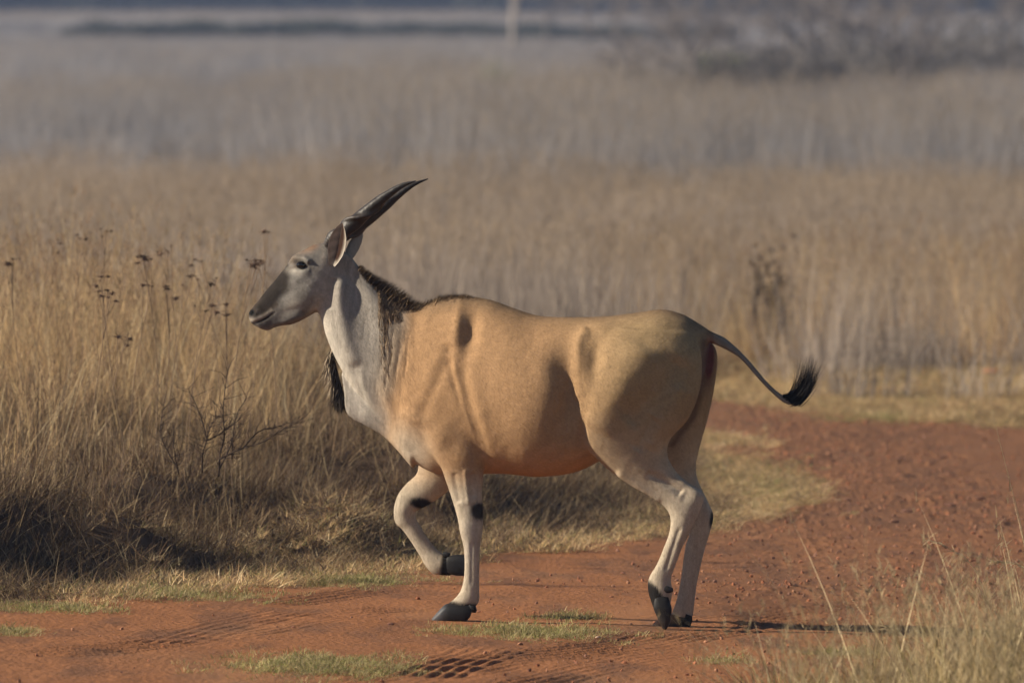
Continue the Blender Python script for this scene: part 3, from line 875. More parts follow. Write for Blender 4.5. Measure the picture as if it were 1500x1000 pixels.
# --- eyes
def eye(sg):
    c = A(441.7 if sg < 0 else 446, 388.3, sg * .063)
    th = np.linspace(0, np.pi, 17); ph = np.linspace(0, 2 * np.pi, 28, endpoint=False)
    V = np.stack([np.outer(np.sin(th), np.cos(ph)), np.outer(np.sin(th), np.sin(ph)), np.outer(np.cos(th), np.ones(28))], -1).reshape(-1, 3) * np.array([.0245, .023, .0185])
    i = np.arange(16)[:, None] * 28; j = np.arange(28)[None]; k = (j + 1) % 28
    F = np.stack([i + j, i + 28 + j, i + 28 + k, i + k], -1).reshape(-1, 4)
    obj('eye', mesh_from('eland_eye', V + c - BASE, F, None, True, M_EYE), eland)
eye(-1); eye(1)

# --- hooves: two claws to each foot, and the dewclaws
def claw(stations, name='hoof', c0=(.014, .013, .013), c1=(.055, .060, .070)):
    v, f4, f3 = loft(stations, 5, 20, .8)
    t = np.concatenate([np.repeat(np.linspace(0, 1, (len(stations) - 1) * 5 + 1), 20), [0, 1]])[:, None]
    c = np.array(c0) + (np.array(c1) - np.array(c0)) * smooth(.45, .8, t)
    obj(name, mesh_from('eland_' + name, v - BASE, [f4, f3], c, True, M_HOOF), eland)
for ds_ in (-.024, .020):
    b = -.14 + ds_; o = 0 if ds_ < 0 else -2
    claw([(692, 889 + o, 688, 904 + o, b, .014), (682, 886 + o, 680, 911 + o, b, .020), (666, 885 + o, 665, 912 + o, b, .0225), (653, 886.5 + o, 651, 912 + o, b, .021), (643, 895.5 + o, 641, 912 + o, b, .016), (633, 907 + o, 632, 911.5 + o, b, .006)])
    b = .13 + ds_
    claw([(1013, 905, 1011, 918, b, .014), (1000, 903, 998, 920.5, b, .021), (985, 899, 983, 920.5, b, .022), (972, 901, 970, 920.5, b, .02), (962, 908, 961, 920.5, b, .015), (953, 917.5, 953, 920.5, b, .006)], c1=(.10, .10, .105))
    b = -.13 + ds_
    claw([(960, 872, 979, 874, b, .010), (957, 888, 984, 890, b, .0175), (961, 900, 983, 902, b, .0165), (966, 911, 981, 912, b, .015), (971, 921, 976, 921.5, b, .005)], c1=(.035, .026, .022))
    b = .14 + ds_
    claw([(655, 815, 656, 838, b, .017), (664, 812.5, 664, 842, b, .0205), (676, 812, 675, 843, b, .020), (688, 815, 686, 843, b, .016), (702, 826, 699, 843, b, .009)], c1=(.025, .024, .024))
    claw([(686, 885, 697, 887, -.14 + ds_, .010), (688, 891, 698.5, 893, -.14 + ds_, .012), (691, 896.5, 697, 897, -.14 + ds_, .006)], 'dewclaw', c1=(.03, .028, .028))
    claw([(1004, 898, 1014, 902, .13 + ds_, .010), (1003, 908, 1014, 909, .13 + ds_, .012), (1006, 914, 1012, 915, .13 + ds_, .006)], 'dewclaw', c1=(.03, .028, .028))
    claw([(972, 858, 973, 868, -.13 + ds_, .008), (979, 858, 981, 868, -.13 + ds_, .009), (986, 861, 986, 866, -.13 + ds_, .004)], 'dewclaw', c1=(.03, .028, .028))
    claw([(648, 809, 651, 816, .14 + ds_, .007), (653, 808, 657, 815, .14 + ds_, .008), (658, 808.5, 660, 812, .14 + ds_, .004)], 'dewclaw', c1=(.03, .028, .028))

# ------------------------------------------------------------------ grass and other plants
def pick(n, cols, wts):
    cols = np.array(cols); wts = np.array(wts, float) / np.sum(wts)
    c = cols[rng.choice(len(cols), n, p=wts)]
    return c * (0.58 + 0.78 * rng.random(n))[:, None]

STRAW = [(.66, .47, .24), (.54, .37, .195), (.38, .25, .145), (.21, .14, .095), (.76, .61, .38)]
PINK = [(.44, .37, .30), (.38, .315, .26), (.30, .25, .215), (.50, .43, .35)]  # pinkish tan, also greyed for haze
HAZE_MAUVE = [(.34, .32, .315), (.29, .275, .275), (.23, .22, .225), (.39, .365, .35)]  # distance haze put into the grass colour
GREEN = [(.24, .25, .08), (.32, .29, .12), (.42, .34, .18), (.17, .20, .06)]
SHADED_LITTER = [(.24, .165, .095), (.15, .095, .058), (.34, .25, .145), (.10, .065, .045), (.44, .34, .20)]  # dry litter tones, lowered to carry the shade on the bank

def blades(n, radius, hmin, hmax, width, lean, droop, cols, wts, K=4, base_z=-0.03, root_dark=0.35):
    a = rng.random(n) * 2 * np.pi; r = radius * np.sqrt(rng.random(n))
    P = np.stack([r * np.cos(a), r * np.sin(a), np.full(n, base_z)], 1)
    az = a + rng.normal(size=n) * 1.0
    ll = np.abs(rng.normal(size=n)) * lean
    D = np.stack([np.cos(az) * ll, np.sin(az) * ll, np.ones(n)], 1); D /= np.linalg.norm(D, axis=1, keepdims=True)
    h = hmin + (hmax - hmin) * rng.random(n)
    dr = droop * h * rng.random(n)
    bend = np.stack([np.cos(az) * dr, np.sin(az) * dr, -0.45 * dr], 1)
    wa = rng.random(n) * 2 * np.pi
    V, F, bi, tt = ribbons(P, D, h, width * (.7 + .6 * rng.random(n)), bend, K, wdir=np.stack([np.cos(wa), np.sin(wa), 0 * wa], 1), taper=.8)
    C = pick(n, cols, wts)[bi]
    return V, F, C, (P + D * h[:, None] + bend, h, az)

def heads(tips, h, az, size, col, per=6, width=.0028):
    """drooping seed heads on the tips of the culms"""
    n = len(tips)
    P = np.repeat(tips, per, 0) - np.stack([np.zeros(n * per), np.zeros(n * per), size * 2.2 * rng.random(n * per)], 1)
    aa = rng.random(n * per) * 2 * np.pi
    D = np.stack([np.cos(aa) * .3, np.sin(aa) * .3, .9 - .5 * rng.random(n * per)], 1); D /= np.linalg.norm(D, axis=1, keepdims=True)
    bend = np.stack([0 * aa, 0 * aa, -size * .6 * rng.random(n * per)], 1)
    V, F, bi, tt = ribbons(P, D, size * (.8 + 1.2 * rng.random(n * per)), width, bend, 2, taper=.6)
    return V, F, pick(n * per, [col, tuple(np.array(col) * .75)], [1, 1])[bi]

def tussock(name, seed, culms, leaves, hc, hl, cols, wts, headcol, rad=.22, wl=.0055, wc=.0036, lean=.16, hsize=.035, droop=.5):
    ps = []
    if leaves:
        V, F, C, _ = blades(leaves, rad, hl * .45, hl, wl, lean * 1.7, droop, cols, wts); ps.append((V, F, C))
    if culms:
        V, F, C, (t, h, az) = blades(culms, rad * .9, hc * .68, hc, wc, lean, .22, cols, wts, K=5); ps.append((V, F, C))
        if headcol is not None:
            ps.append(heads(t, h, az, hsize, headcol))
    V, F, C = merge(ps)
    return obj(name, mesh_from(name, V, F, C, False, M_GRASS), link=False)

def library(name, objs):
    c = bpy.data.collections.new(name)
    for o in objs: c.objects.link(o)
    return c

def scatter(name, pts, rot, scl, lib, nkinds, label, cat):
    n = len(pts)
    me = bpy.data.meshes.new(name); me.vertices.add(n); me.vertices.foreach_set('co', pts.astype(np.float32).ravel())
    me.update()
    a = me.attributes.new('spin', 'FLOAT_VECTOR', 'POINT'); a.data.foreach_set('vector', rot.astype(np.float32).ravel())
    a = me.attributes.new('size', 'FLOAT_VECTOR', 'POINT'); a.data.foreach_set('vector', scl.astype(np.float32).ravel())
    a = me.attributes.new('which', 'INT', 'POINT'); a.data.foreach_set('value', rng.integers(0, nkinds, n).astype(np.int32))
    o = obj(name, me, label=label, cat=cat, kind='stuff')
    g = bpy.data.node_groups.new(name, 'GeometryNodeTree')
    g.interface.new_socket('Geometry', in_out='INPUT', socket_type='NodeSocketGeometry')
    g.interface.new_socket('Geometry', in_out='OUTPUT', socket_type='NodeSocketGeometry')
    gi, go = g.nodes.new('NodeGroupInput'), g.nodes.new('NodeGroupOutput')
    ci = g.nodes.new('GeometryNodeCollectionInfo'); ci.inputs['Collection'].default_value = lib
    ci.inputs['Separate Children'].default_value = True; ci.inputs['Reset Children'].default_value = True
    ip = g.nodes.new('GeometryNodeInstanceOnPoints'); ip.inputs['Pick Instance'].default_value = True
    def named(nm, tp):
        x = g.nodes.new('GeometryNodeInputNamedAttribute'); x.data_type = tp; x.inputs['Name'].default_value = nm
        return [s for s in x.outputs if s.enabled and s.name == 'Attribute'][0]
    L = g.links
    L.new(gi.outputs[0], ip.inputs['Points']); L.new(ci.outputs[0], ip.inputs['Instance'])
    L.new(named('which', 'INT'), ip.inputs['Instance Index'])
    e2r = g.nodes.new('FunctionNodeEulerToRotation')
    L.new(named('spin', 'FLOAT_VECTOR'), e2r.inputs[0]); L.new(e2r.outputs[0], ip.inputs['Rotation'])
    L.new(named('size', 'FLOAT_VECTOR'), ip.inputs['Scale'])
    L.new(ip.outputs[0], go.inputs[0])
    md = o.modifiers.new('scatter', 'NODES'); md.node_group = g
    return o

def spins(n, tilt=.06):
    return np.stack([rng.normal(size=n) * tilt, rng.normal(size=n) * tilt, rng.random(n) * 2 * np.pi], 1)
def sizes(n, lo, hi, zf=None):
    k = lo + (hi - lo) * rng.random(n)
    s = np.stack([k, k, k], 1)
    if zf is not None: s[:, 2] *= zf
    return s
def field(n, d0, d1, m0=3.0, m1=.075, power=1.0):
    """random points in the wedge of land in front of the camera, with a margin on both sides"""
    d = (d0 ** 2 + (d1 ** 2 - d0 ** 2) * rng.random(n)) ** .5 if power == 1 else d0 * (d1 / d0) ** rng.random(n)
    hw = m0 + m1 * d
    return (rng.random(n) * 2 - 1) * hw, d

TALL = library('tall_grass_kinds', [tussock('tall_%d' % i, i, 26, 60, 1.18, .62, STRAW, [3, 4, 3.5, 2.2, 1.1], (.30, .19, .11) if i % 2 else (.40, .29, .16)) for i in range(6)])
FARG = library('far_grass_kinds', [tussock('far_%d' % i, i, 34, 40, 1.25, .75, HAZE_MAUVE, [2, 3, 2, 1], (.36, .29, .22), rad=.4, wl=.011, wc=.009, hsize=.06) for i in range(4)])
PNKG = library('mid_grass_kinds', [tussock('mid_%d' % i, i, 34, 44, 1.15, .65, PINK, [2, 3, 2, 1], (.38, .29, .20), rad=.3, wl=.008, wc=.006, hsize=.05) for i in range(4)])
MIDG = library('low_grass_kinds', [tussock('low_%d' % i, i, 6, 60, .42, .26, SHADED_LITTER, [3, 3.5, 1.6, 3, .8], None, rad=.22, wl=.0050, wc=.003, lean=.45) for i in range(5)])
LAWN = library('short_grass_kinds', [tussock('lawn_%d' % i, i, 0, 90, .1, .055, GREEN, [3, 3, 3, 2] if i < 2 else [.6, 2, 4, .3], None, rad=.13, wl=.004, lean=.8) for i in range(4)])
DRYL = library('dry_turf_kinds', [tussock('dry_%d' % i, i, 0, 80, .1, .10, STRAW + GREEN[1:2], [2, 3, 2, 1, 1, 2], None, rad=.16, wl=.0042, lean=.8) for i in range(4)])

# edge of the tall grass behind the verge: how far it keeps from the bare soil
def clear(x, d):
    return road_sd(x, d)

# tall straw-coloured grass, nearer field
x, d = field(5600, 40, 84, 2.8, .06)
sdv = clear(x, d)
nz = fbm(x * .5, d * .18, 3, 101)
behind = d > 38.9
hz_n = fbm(x * 1.6, d * .7, 3, 103)
gap = np.where(x < 1.2, 1.5 + 1.0 * nz, np.interp(x, [1.2, 1.7, 2.4, 4, 8], [.5, .8, 3.0, 4.4, 5.0]) + .9 * nz)
ok = (sdv > gap) & behind & (rng.random(len(x)) < .5 + .9 * (nz - .3) + 2.2 * (hz_n - .5) - .35 * (1 - smooth(2, 4.5, sdv)))
ok &= ~((x > -.9 + .5 * (nz - .5)) & (x < 2.4) & (d > 43) & (d < 61))
ok &= d < np.where(x < 1.0, 62, 76) + 14 * (nz - .5) + 5 * rng.random(len(x))
x, d, sdv, nz = x[ok], d[ok], sdv[ok], nz[ok]
zf = (.50 + .47 * smooth(1.2, 5.5, sdv)) * (.78 + .45 * nz) * np.where(x > 1.2, 1.05, 1.0)
scatter('tall_grass', np.stack([x, d - DIST, terrain(x, d)], 1), spins(len(x)), sizes(len(x), .85, 1.15, zf), TALL, 6, 'tall straw-coloured dry grass standing beyond the road', 'grass')
# pinkish-tan grass of the middle distance, then the far plain, its grass colour greyed for haze
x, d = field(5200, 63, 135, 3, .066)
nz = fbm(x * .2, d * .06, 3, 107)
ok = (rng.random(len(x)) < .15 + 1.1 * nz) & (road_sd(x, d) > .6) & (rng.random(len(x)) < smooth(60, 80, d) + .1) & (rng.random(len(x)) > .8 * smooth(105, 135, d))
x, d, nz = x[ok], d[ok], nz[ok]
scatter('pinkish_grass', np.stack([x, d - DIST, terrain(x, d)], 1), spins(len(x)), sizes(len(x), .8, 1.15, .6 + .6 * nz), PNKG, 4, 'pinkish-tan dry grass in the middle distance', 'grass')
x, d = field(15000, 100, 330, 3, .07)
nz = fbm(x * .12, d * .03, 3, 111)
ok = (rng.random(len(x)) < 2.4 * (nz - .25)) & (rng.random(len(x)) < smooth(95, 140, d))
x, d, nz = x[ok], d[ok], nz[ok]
scatter('far_grass', np.stack([x, d - DIST, terrain(x, d)], 1), spins(len(x)), sizes(len(x), .8, 1.25, np.minimum(1.6, .35 + 1.9 * (nz * fbm(x * .35, d * .06, 2, 117) * 2) ** 1.5) * (1 - .3 * smooth(215, 260, d))), FARG, 4, 'dry grass covering the distant plain, its colour greyed for haze', 'grass')
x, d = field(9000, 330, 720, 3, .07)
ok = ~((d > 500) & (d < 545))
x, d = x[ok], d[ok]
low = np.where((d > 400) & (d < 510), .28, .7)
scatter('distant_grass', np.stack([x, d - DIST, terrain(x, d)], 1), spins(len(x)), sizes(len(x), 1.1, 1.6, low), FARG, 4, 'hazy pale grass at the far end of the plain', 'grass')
# low tangled grass of the verge and under the tall grass
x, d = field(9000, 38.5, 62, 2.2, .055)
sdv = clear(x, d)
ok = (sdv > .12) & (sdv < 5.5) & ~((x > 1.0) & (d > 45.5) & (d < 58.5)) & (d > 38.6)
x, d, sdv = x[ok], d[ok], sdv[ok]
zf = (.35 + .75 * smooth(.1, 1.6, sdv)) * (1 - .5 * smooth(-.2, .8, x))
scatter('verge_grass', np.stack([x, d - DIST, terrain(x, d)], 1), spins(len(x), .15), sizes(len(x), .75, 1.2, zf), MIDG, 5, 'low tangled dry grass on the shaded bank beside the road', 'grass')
# grassy tongue between the two arms of the road, dry turf along the edges
x, d = field(50000, 34, 72, 1.6, .055)
sdv = clear(x, d)
nz = fbm(x * 1.3, d * .5, 3, 131)
ton = (x > .7) & (d > 45) & (d < 59) & (sdv > .05)
edge = (sdv > -.22) & (sdv < .7) & (nz > .49) & ~((x > .9) & (d < 41)) & ~((x > 1.2) & (d > 46) & (d < 58))
strip = (x > 1.2) & (d > 57) & (sdv > -.3 + .8 * (nz - .5)) & (sdv < 6.5) & (rng.random(len(x)) < .75)
ok = (ton & (rng.random(len(x)) < .3 + .9 * nz)) | edge | strip
x, d, ton = x[ok], d[ok], ton[ok]
scatter('dry_turf', np.stack([x, d - DIST, terrain(x, d)], 1), spins(len(x), .2), sizes(len(x), .7, 1.2, np.where(ton, .16, .55)), DRYL, 4, 'short dry turf along the edges of the dirt road', 'grass')
# green patches: (pixel, half width px, half depth px, count)
GP = [((490, 857), 130, 7, 330), ((190, 885), 190, 9, 420), ((60, 912), 90, 6, 160), ((770, 928), 120, 9, 330), ((470, 985), 130, 16, 420), ((830, 905), 60, 3, 60), ((1300, 598), 110, 8, 240),
      ((1120, 700), 70, 35, 420), ((20, 948), 30, 6, 60), ((820, 787), 90, 5, 120), ((1240, 945), 55, 5, 90), ((950, 858), 60, 2, 0), ((1060, 960), 40, 4, 30)]
gx, gd = [], []
for (px, py), hw, hh, cnt in GP:
    for _ in range(cnt):
        p = flat_px(px + hw * rng.normal() * .5, py + hh * rng.normal() * .5); gx.append(p[0]); gd.append(p[1])
gx, gd = np.array(gx), np.array(gd)
inr = road_sd(gx, gd) < .3
gz = np.where(inr, road_z(gx, gd), terrain(gx, gd))
scatter('short_green_grass', np.stack([gx, gd - DIST, gz], 1), spins(len(gx), .2), sizes(len(gx), .45, .9, .8), LAWN, 4, 'short green grass in patches on the red road', 'grass')
# rough grass in the foreground, right
FORE = library('fore_grass_kinds', [tussock('fore_%d' % i, i, 9, 24, .78, .46, [(.46, .35, .17), (.34, .25, .12), (.17, .115, .065), (.66, .54, .33), (.20, .18, .065)], [3, 3, 3.4, 1.8, 1], (.40, .31, .18), rad=.17, wl=.0062, wc=.0036, lean=.30, hsize=.035, droop=.32) for i in range(5)])
x = rng.random(2600) * 6 - .4; d = 30 + rng.random(2600) * 10
sdv = clear(x, d)
ok = (sdv > .1) & (d < 40.5) & (x > .95 + (34 - d) * .03) & (sdv > .3) & (rng.random(len(x)) < 2.6 * (fbm(x * 1.5, d * 1.2, 2, 141) - .25))
x, d, sdv = x[ok], d[ok], sdv[ok]
zf = .35 + .65 * smooth(.1, 1.3, sdv)
scatter('foreground_grass', np.stack([x, d - DIST, terrain(x, d)], 1), spins(len(x), .16), sizes(len(x), .6, 1.3, zf * .85), FORE, 5, 'rough olive-straw grass at the near edge of the road', 'grass')

# ------------------------------------------------------------------ gravel on the road
def pebble_mesh(seed):
    r = np.random.default_rng(seed)
    phi = (1 + 5 ** .5) / 2
    V = np.array([(-1, phi, 0), (1, phi, 0), (-1, -phi, 0), (1, -phi, 0), (0, -1, phi), (0, 1, phi), (0, -1, -phi), (0, 1, -phi), (phi, 0, -1), (phi, 0, 1), (-phi, 0, -1), (-phi, 0, 1)]) / 1.9
    F = np.array([(0, 11, 5), (0, 5, 1), (0, 1, 7), (0, 7, 10), (0, 10, 11), (1, 5, 9), (5, 11, 4), (11, 10, 2), (10, 7, 6), (7, 1, 8), (3, 9, 4), (3, 4, 2), (3, 2, 6), (3, 6, 8), (3, 8, 9), (4, 9, 5), (2, 4, 11), (6, 2, 10), (8, 6, 7), (9, 8, 1)])
    return V * (.75 + .5 * r.random((12, 1))) * np.array([1, .8, .62]), F
PEB = library('pebble_kinds', [obj('pebble_%d' % i, mesh_from('pebble_%d' % i, *pebble_mesh(i), np.array([(.30, .125, .07), (.22, .10, .06), (.38, .19, .11), (.25, .13, .09), (.33, .13, .065)][i]), False, M_STONE), link=False) for i in range(5)])
x = rng.random(60000) * 9 - 4; d = 34 + 33 * rng.random(60000)
sdv = road_sd(x, d)
dens = .05 + .75 * smooth(.3, 1.6, x) * smooth(39.5, 42, d) + .45 * smooth(.52, .66, fbm(x * 1.5, d * .45, 3, 151))
band = np.exp(-((d - 42.0 - .2 * x) / .5) ** 2) * (x > .0) * .8
ok = (sdv < -.05) & (rng.random(len(x)) < dens * .42 + band * .35)
x, d = x[ok], d[ok]
k = .004 + .011 * rng.random(len(x)) ** 3
scatter('gravel', np.stack([x, d - DIST, road_z(x, d) + k * .25], 1), spins(len(x), 1.0), np.stack([k, k, k], 1), PEB, 5, 'loose red-brown gravel strewn over the dirt road', 'gravel')

# stones large enough to tell apart
def stone(px, py, size, col, label, group=None, flat=.62):
    x0, d0 = flat_px(px, py)
    z = float(road_z(np.array([x0]), np.array([d0]))[0]) if road_sd(np.array([x0]), np.array([d0]))[0] < .2 else on_ground(x0, d0 - DIST)
    r = np.random.default_rng(int(px * 7 + py))
    V, F = pebble_mesh(int(px + py))
    # one subdivision for a rougher lump
    ed = {}; Vl = [v for v in V]; F2 = []
    def mid(a, b):
        key = (min(a, b), max(a, b))
        if key not in ed:
            ed[key] = len(Vl); m = (Vl[a] + Vl[b]) / 2; Vl.append(m * (1.06 + .16 * (r.random() - .5)))
        return ed[key]
    for a, b, c in F:
        ab, bc, ca = mid(a, b), mid(b, c), mid(c, a)
        F2 += [(a, ab, ca), (b, bc, ab), (c, ca, bc), (ab, bc, ca)]
    V = np.array(Vl) * size * np.array([1.1, .9, flat])
    obj('stone', mesh_from('stone', V, np.array(F2), np.array(col) * (.85 + .3 * r.random((len(V), 1))), False, M_STONE), loc=(x0, d0 - DIST, z + size * flat * .3), label=label, cat='stone', group=group)
stone(572, 921, .018, (.13, .06, .04), 'small dark lump of earth on the road below the front hoof')
stone(876, 931, .015, (.52, .36, .26), 'small pale pinkish stone on the road near the hind hooves')
stone(1455, 549, .085, (.45, .17, .10), 'reddish rock lying in short grass before the tall grass')
for px, py, sz in ((1382, 655, .035), (1320, 657, .03), (1328, 733, .035), (1392, 724, .03), (1435, 714, .03), (1421, 686, .028), (1310, 752, .03), (1204, 692, .028), (1244, 775, .022), (1241, 720, .024), (1430, 815, .02), (1470, 745, .024)):
    stone(px, py, sz, (.17, .085, .06), 'dark clod of earth on the rough red gravel right of the tail', 'clods on the rough gravel', .5)
for px, py, sz in ((283, 946, .016), (1015, 851, .016), (1060, 868, .014), (912, 834, .013), (702, 900, .012), (1335, 798, .014), (1105, 856, .014), (895, 872, .012), (430, 928, .010), (985, 838, .012)):
    stone(px, py, sz, (.27, .12, .075), 'small red-brown pebble lying on the dirt road', 'pebbles on the road')

# ------------------------------------------------------------------ single stalks, weeds, shrub
def path_px(pts, y):
    P = np.array([on_depth(a, b, y) for a, b in pts])
    return P
def stalk(pts, y, col, label, r=.0022, head=None, name='grass_stalk', group=None, cat='grass stalk'):
    P = path_px(catmull(pts, 6), y)
    g = on_ground(P[0, 0], y)
    P = np.concatenate([[np.array([P[0, 0], y, min(g - .01, P[0, 2] - .01)])], P]) if P[0, 2] > g else P
    B = P[0].copy()
    root = bpy.data.objects.new(name, None); COL.objects.link(root); root.location = B
    root['label'] = label; root['category'] = cat
    if group: root['group'] = group
    V, F = tube(P - B, np.linspace(r, r * .45, len(P)), 5)
    obj('stem', mesh_from('stem', V, F, np.tile(col, (len(V), 1)), True, M_GRASS), root)
    if head:
        n = head[0]
        k = rng.integers(int(len(P) * head[1]), len(P), n)
        D = P[k] - P[k - 1]; D /= np.linalg.norm(D, axis=1, keepdims=True); D = D + rng.normal(size=D.shape) * .35; D /= np.linalg.norm(D, axis=1, keepdims=True)
        V, F, bi, tt = ribbons(P[k] - B, D, head[2] * (.6 + .8 * rng.random(n)), head[3], np.tile([0, 0, -.004], (n, 1)), 2, taper=.6)
        obj('seed_head', mesh_from('seed_head', V, F, np.tile(head[4], (len(V), 1)), False, M_GRASS), root, kind='stuff')
    return root
PALE = np.array([.52, .42, .26])
stalk([(1530, 1000), (1512, 880), (1500, 790), (1478, 700), (1454, 606)], -1.2, PALE, 'tall thin pale grass stalk leaning left over the rough gravel', .0022, (14, .75, .02, .002, PALE))
stalk([(1460, 960), (1452, 900), (1425, 830), (1385, 800), (1358, 790)], -2.0, PALE, 'arching straw stalk bending left above the foreground grass', .0026, (30, .5, .03, .0035, PALE))
stalk([(1520, 840), (1490, 826), (1470, 823), (1455, 822)], -1.4, PALE * 1.1, 'pale drooping seed head pointing left over the road edge', .003, (40, .2, .04, .004, PALE * 1.15))
stalk([(1400, 965), (1360, 945), (1320, 930), (1293, 914)], -1.8, PALE * 1.1, 'pale split straw stem leaning left out of the foreground grass', .004, (24, .3, .06, .004, PALE))
stalk([(1294, 945), (1290, 925), (1287, 902)], -1.2, np.array([.10, .06, .035]), 'short dark dried flower spike at the foreground grass edge', .003, (30, .5, .014, .006, np.array([.07, .04, .025])))
stalk([(1385, 950), (1378, 925), (1368, 895), (1350, 886)], -2.0, PALE, 'hooked straw tip rising from the foreground grass', .0024, (16, .6, .03, .003, PALE))
stalk([(1185, 1030), (1165, 935), (1135, 860), (1090, 800)], -9.0, PALE, 'blurred arching grass stalk close in front of the road', .0016)
stalk([(1264, 1030), (1265, 930), (1268, 850), (1268, 770)], -9.5, PALE, 'blurred upright grass stalk close in front of the road', .0016)

# dried flowering weeds with dark heads above the grass on the left
HD = np.array([.055, .035, .024])
def weed(px, py, y, label, nh=7, spread=.05, big=.016, lean=0):
    top = on_depth(px, py, y)
    gz_ = on_ground(top[0], y)
    lean = lean + .16 * math.sin(px * 1.7 + py)
    B = np.array([top[0] - lean, y, on_ground(top[0] - lean, y) - .02])
    root = bpy.data.objects.new('dried_weed', None); COL.objects.link(root); root.location = B
    root['label'] = label; root['category'] = 'weed'; root['group'] = 'dried weeds above the grass'
    H_ = top - B
    tt = np.linspace(0, 1, 9)[:, None]
    P = H_ * tt + np.array([.05 * math.sin(px), 0, 0]) * np.sin(tt * 3.1)
    pr = [tube(P, np.linspace(.0028, .0018, 9), 5)]
    tips = []
    for k in range(nh):
        o = P[6 + (k % 3)]
        e = H_ + np.array([rng.normal() * spread * .6, rng.normal() * spread * .6, -abs(rng.normal()) * spread * .7 + .01])
        pr.append(tube(np.array([o, (o + e) / 2 + np.array([0, 0, -.006]), e]), [.0022, .0020, .0016], 4)); tips.append(e)
    V, F, _ = merge(pr)
    obj('stem', mesh_from('weed_stem', V, F, np.tile([.24, .165, .105], (len(V), 1)), True, M_TWIG), root)
    for e in tips:
        v, f = pebble_mesh(int(rng.integers(0, 999)))
        sz = big * (.35 + 1.3 * rng.random() ** 2)
        n = 22
        D = rng.normal(size=(n, 3)); D /= np.linalg.norm(D, axis=1, keepdims=True)
        rv, rf, _, _ = ribbons(np.zeros((n, 3)), D, sz * 1.25, .006, np.zeros((n, 3)), 1)
        V, F, _ = merge([(v * sz * .6 * (.6 + .8 * rng.random(3)), f), (rv * np.array([1.5, 1.2, .8]), rf)])
        obj('flower_head', mesh_from('flower_head', V, F, np.tile(HD * (1.3 if rng.random() < .3 else 2.8), (len(V), 1)), False, M_TWIG), root, tuple(e))
WEEDS = [(368, 381, 4.5, 'dried weed with dark flower heads just before the eland\'s nose', 6), (390, 338, 6.5, 'single thin dried weed taller than the grass beside the horns', 2), (386, 380, 5.5, None, 3), (209, 377, 5.0, None, 5), (148, 407, 4.5, None, 5), (160, 427, 4.2, None, 5), (155, 337, 8.0, None, 5),
         (125, 343, 8.0, None, 4), (72, 350, 8.0, None, 3), (17, 378, 6.0, None, 4), (240, 362, 7.0, None, 4), (312, 408, 5.5, None, 5), (246, 420, 5.0, None, 4), (224, 418, 5.0, None, 4), (330, 444, 4.6, None, 4), (313, 450, 4.6, None, 3), (296, 382, 7, None, 3), (188, 486, 4.2, None, 3), (282, 402, 6, None, 3), (1163, 345, 30, 'lone dark dried weed in the tall grass behind the tail', 4)]
for px, py, y, lb, nh in WEEDS:
    weed(px, py, y, lb or 'thin dried weed with small dark flower heads rising above the straw-coloured grass', nh)

# leafless shrub in the grass
def shrub(name, curves, y, col, label, cat, jitter=.05):
    first = path_px([curves[0][0][0]], y)[0]
    B = np.array([first[0], y, on_ground(first[0], y)])
    root = bpy.data.objects.new(name, None); COL.objects.link(root); root.location = B
    root['label'] = label; root['category'] = cat
    for pts, r0, yo in curves:
        P = path_px(catmull(pts, 4), y)
        P[:, 1] += np.linspace(0, 1, len(P)) * yo
        pr = [tube(P - B, np.linspace(r0, r0 * .35, len(P)), 5)]
        for k in range(2, len(P)):
            for _ in range(2):
                o = P[k]; dr = P[k] - P[k - 1]; dr /= np.linalg.norm(dr)
                e = dr + rng.normal(size=3) * .7; e /= np.linalg.norm(e); e[2] = abs(e[2]) * .8
                l = .05 + .09 * rng.random()
                mid = o + e * l * .5 + rng.normal(size=3) * .006
                pr.append(tube(np.array([o, mid, o + e * l]) - B, [r0 * .35, r0 * .28, r0 * .15], 4))
        V, F, _ = merge(pr)
        obj('branch', mesh_from('shrub_branch', V, F, np.tile(col, (len(V), 1)), True, M_TWIG), root)
    return root
shrub('bare_shrub', [([(320, 698), (322, 665), (328, 640), (326, 600), (332, 545)], .0055, .1), ([(296, 692), (297, 665), (303, 645), (308, 625), (318, 608)], .005, -.1), ([(322, 672), (345, 660), (357, 655), (385, 646), (410, 630), (437, 616)], .005, -.15),
                     ([(303, 645), (325, 634), (350, 615)], .004, .12), ([(303, 645), (297, 620), (289, 598), (275, 570)], .004, .05), ([(357, 655), (378, 633), (400, 628), (420, 622)], .004, .2),
                     ([(262, 694), (256, 680), (244, 660), (234, 634), (238, 595)], .0045, .1), ([(262, 694), (256, 660), (255, 625)], .0035, -.1), ([(320, 690), (338, 650), (345, 610), (360, 585)], .004, .2), ([(340, 672), (342, 640), (352, 620)], .0035, 0)],
      ground_at(320, 698)[1], np.array([.045, .030, .022]), 'small leafless dark-twigged shrub at the foot of the tall grass', 'shrub')

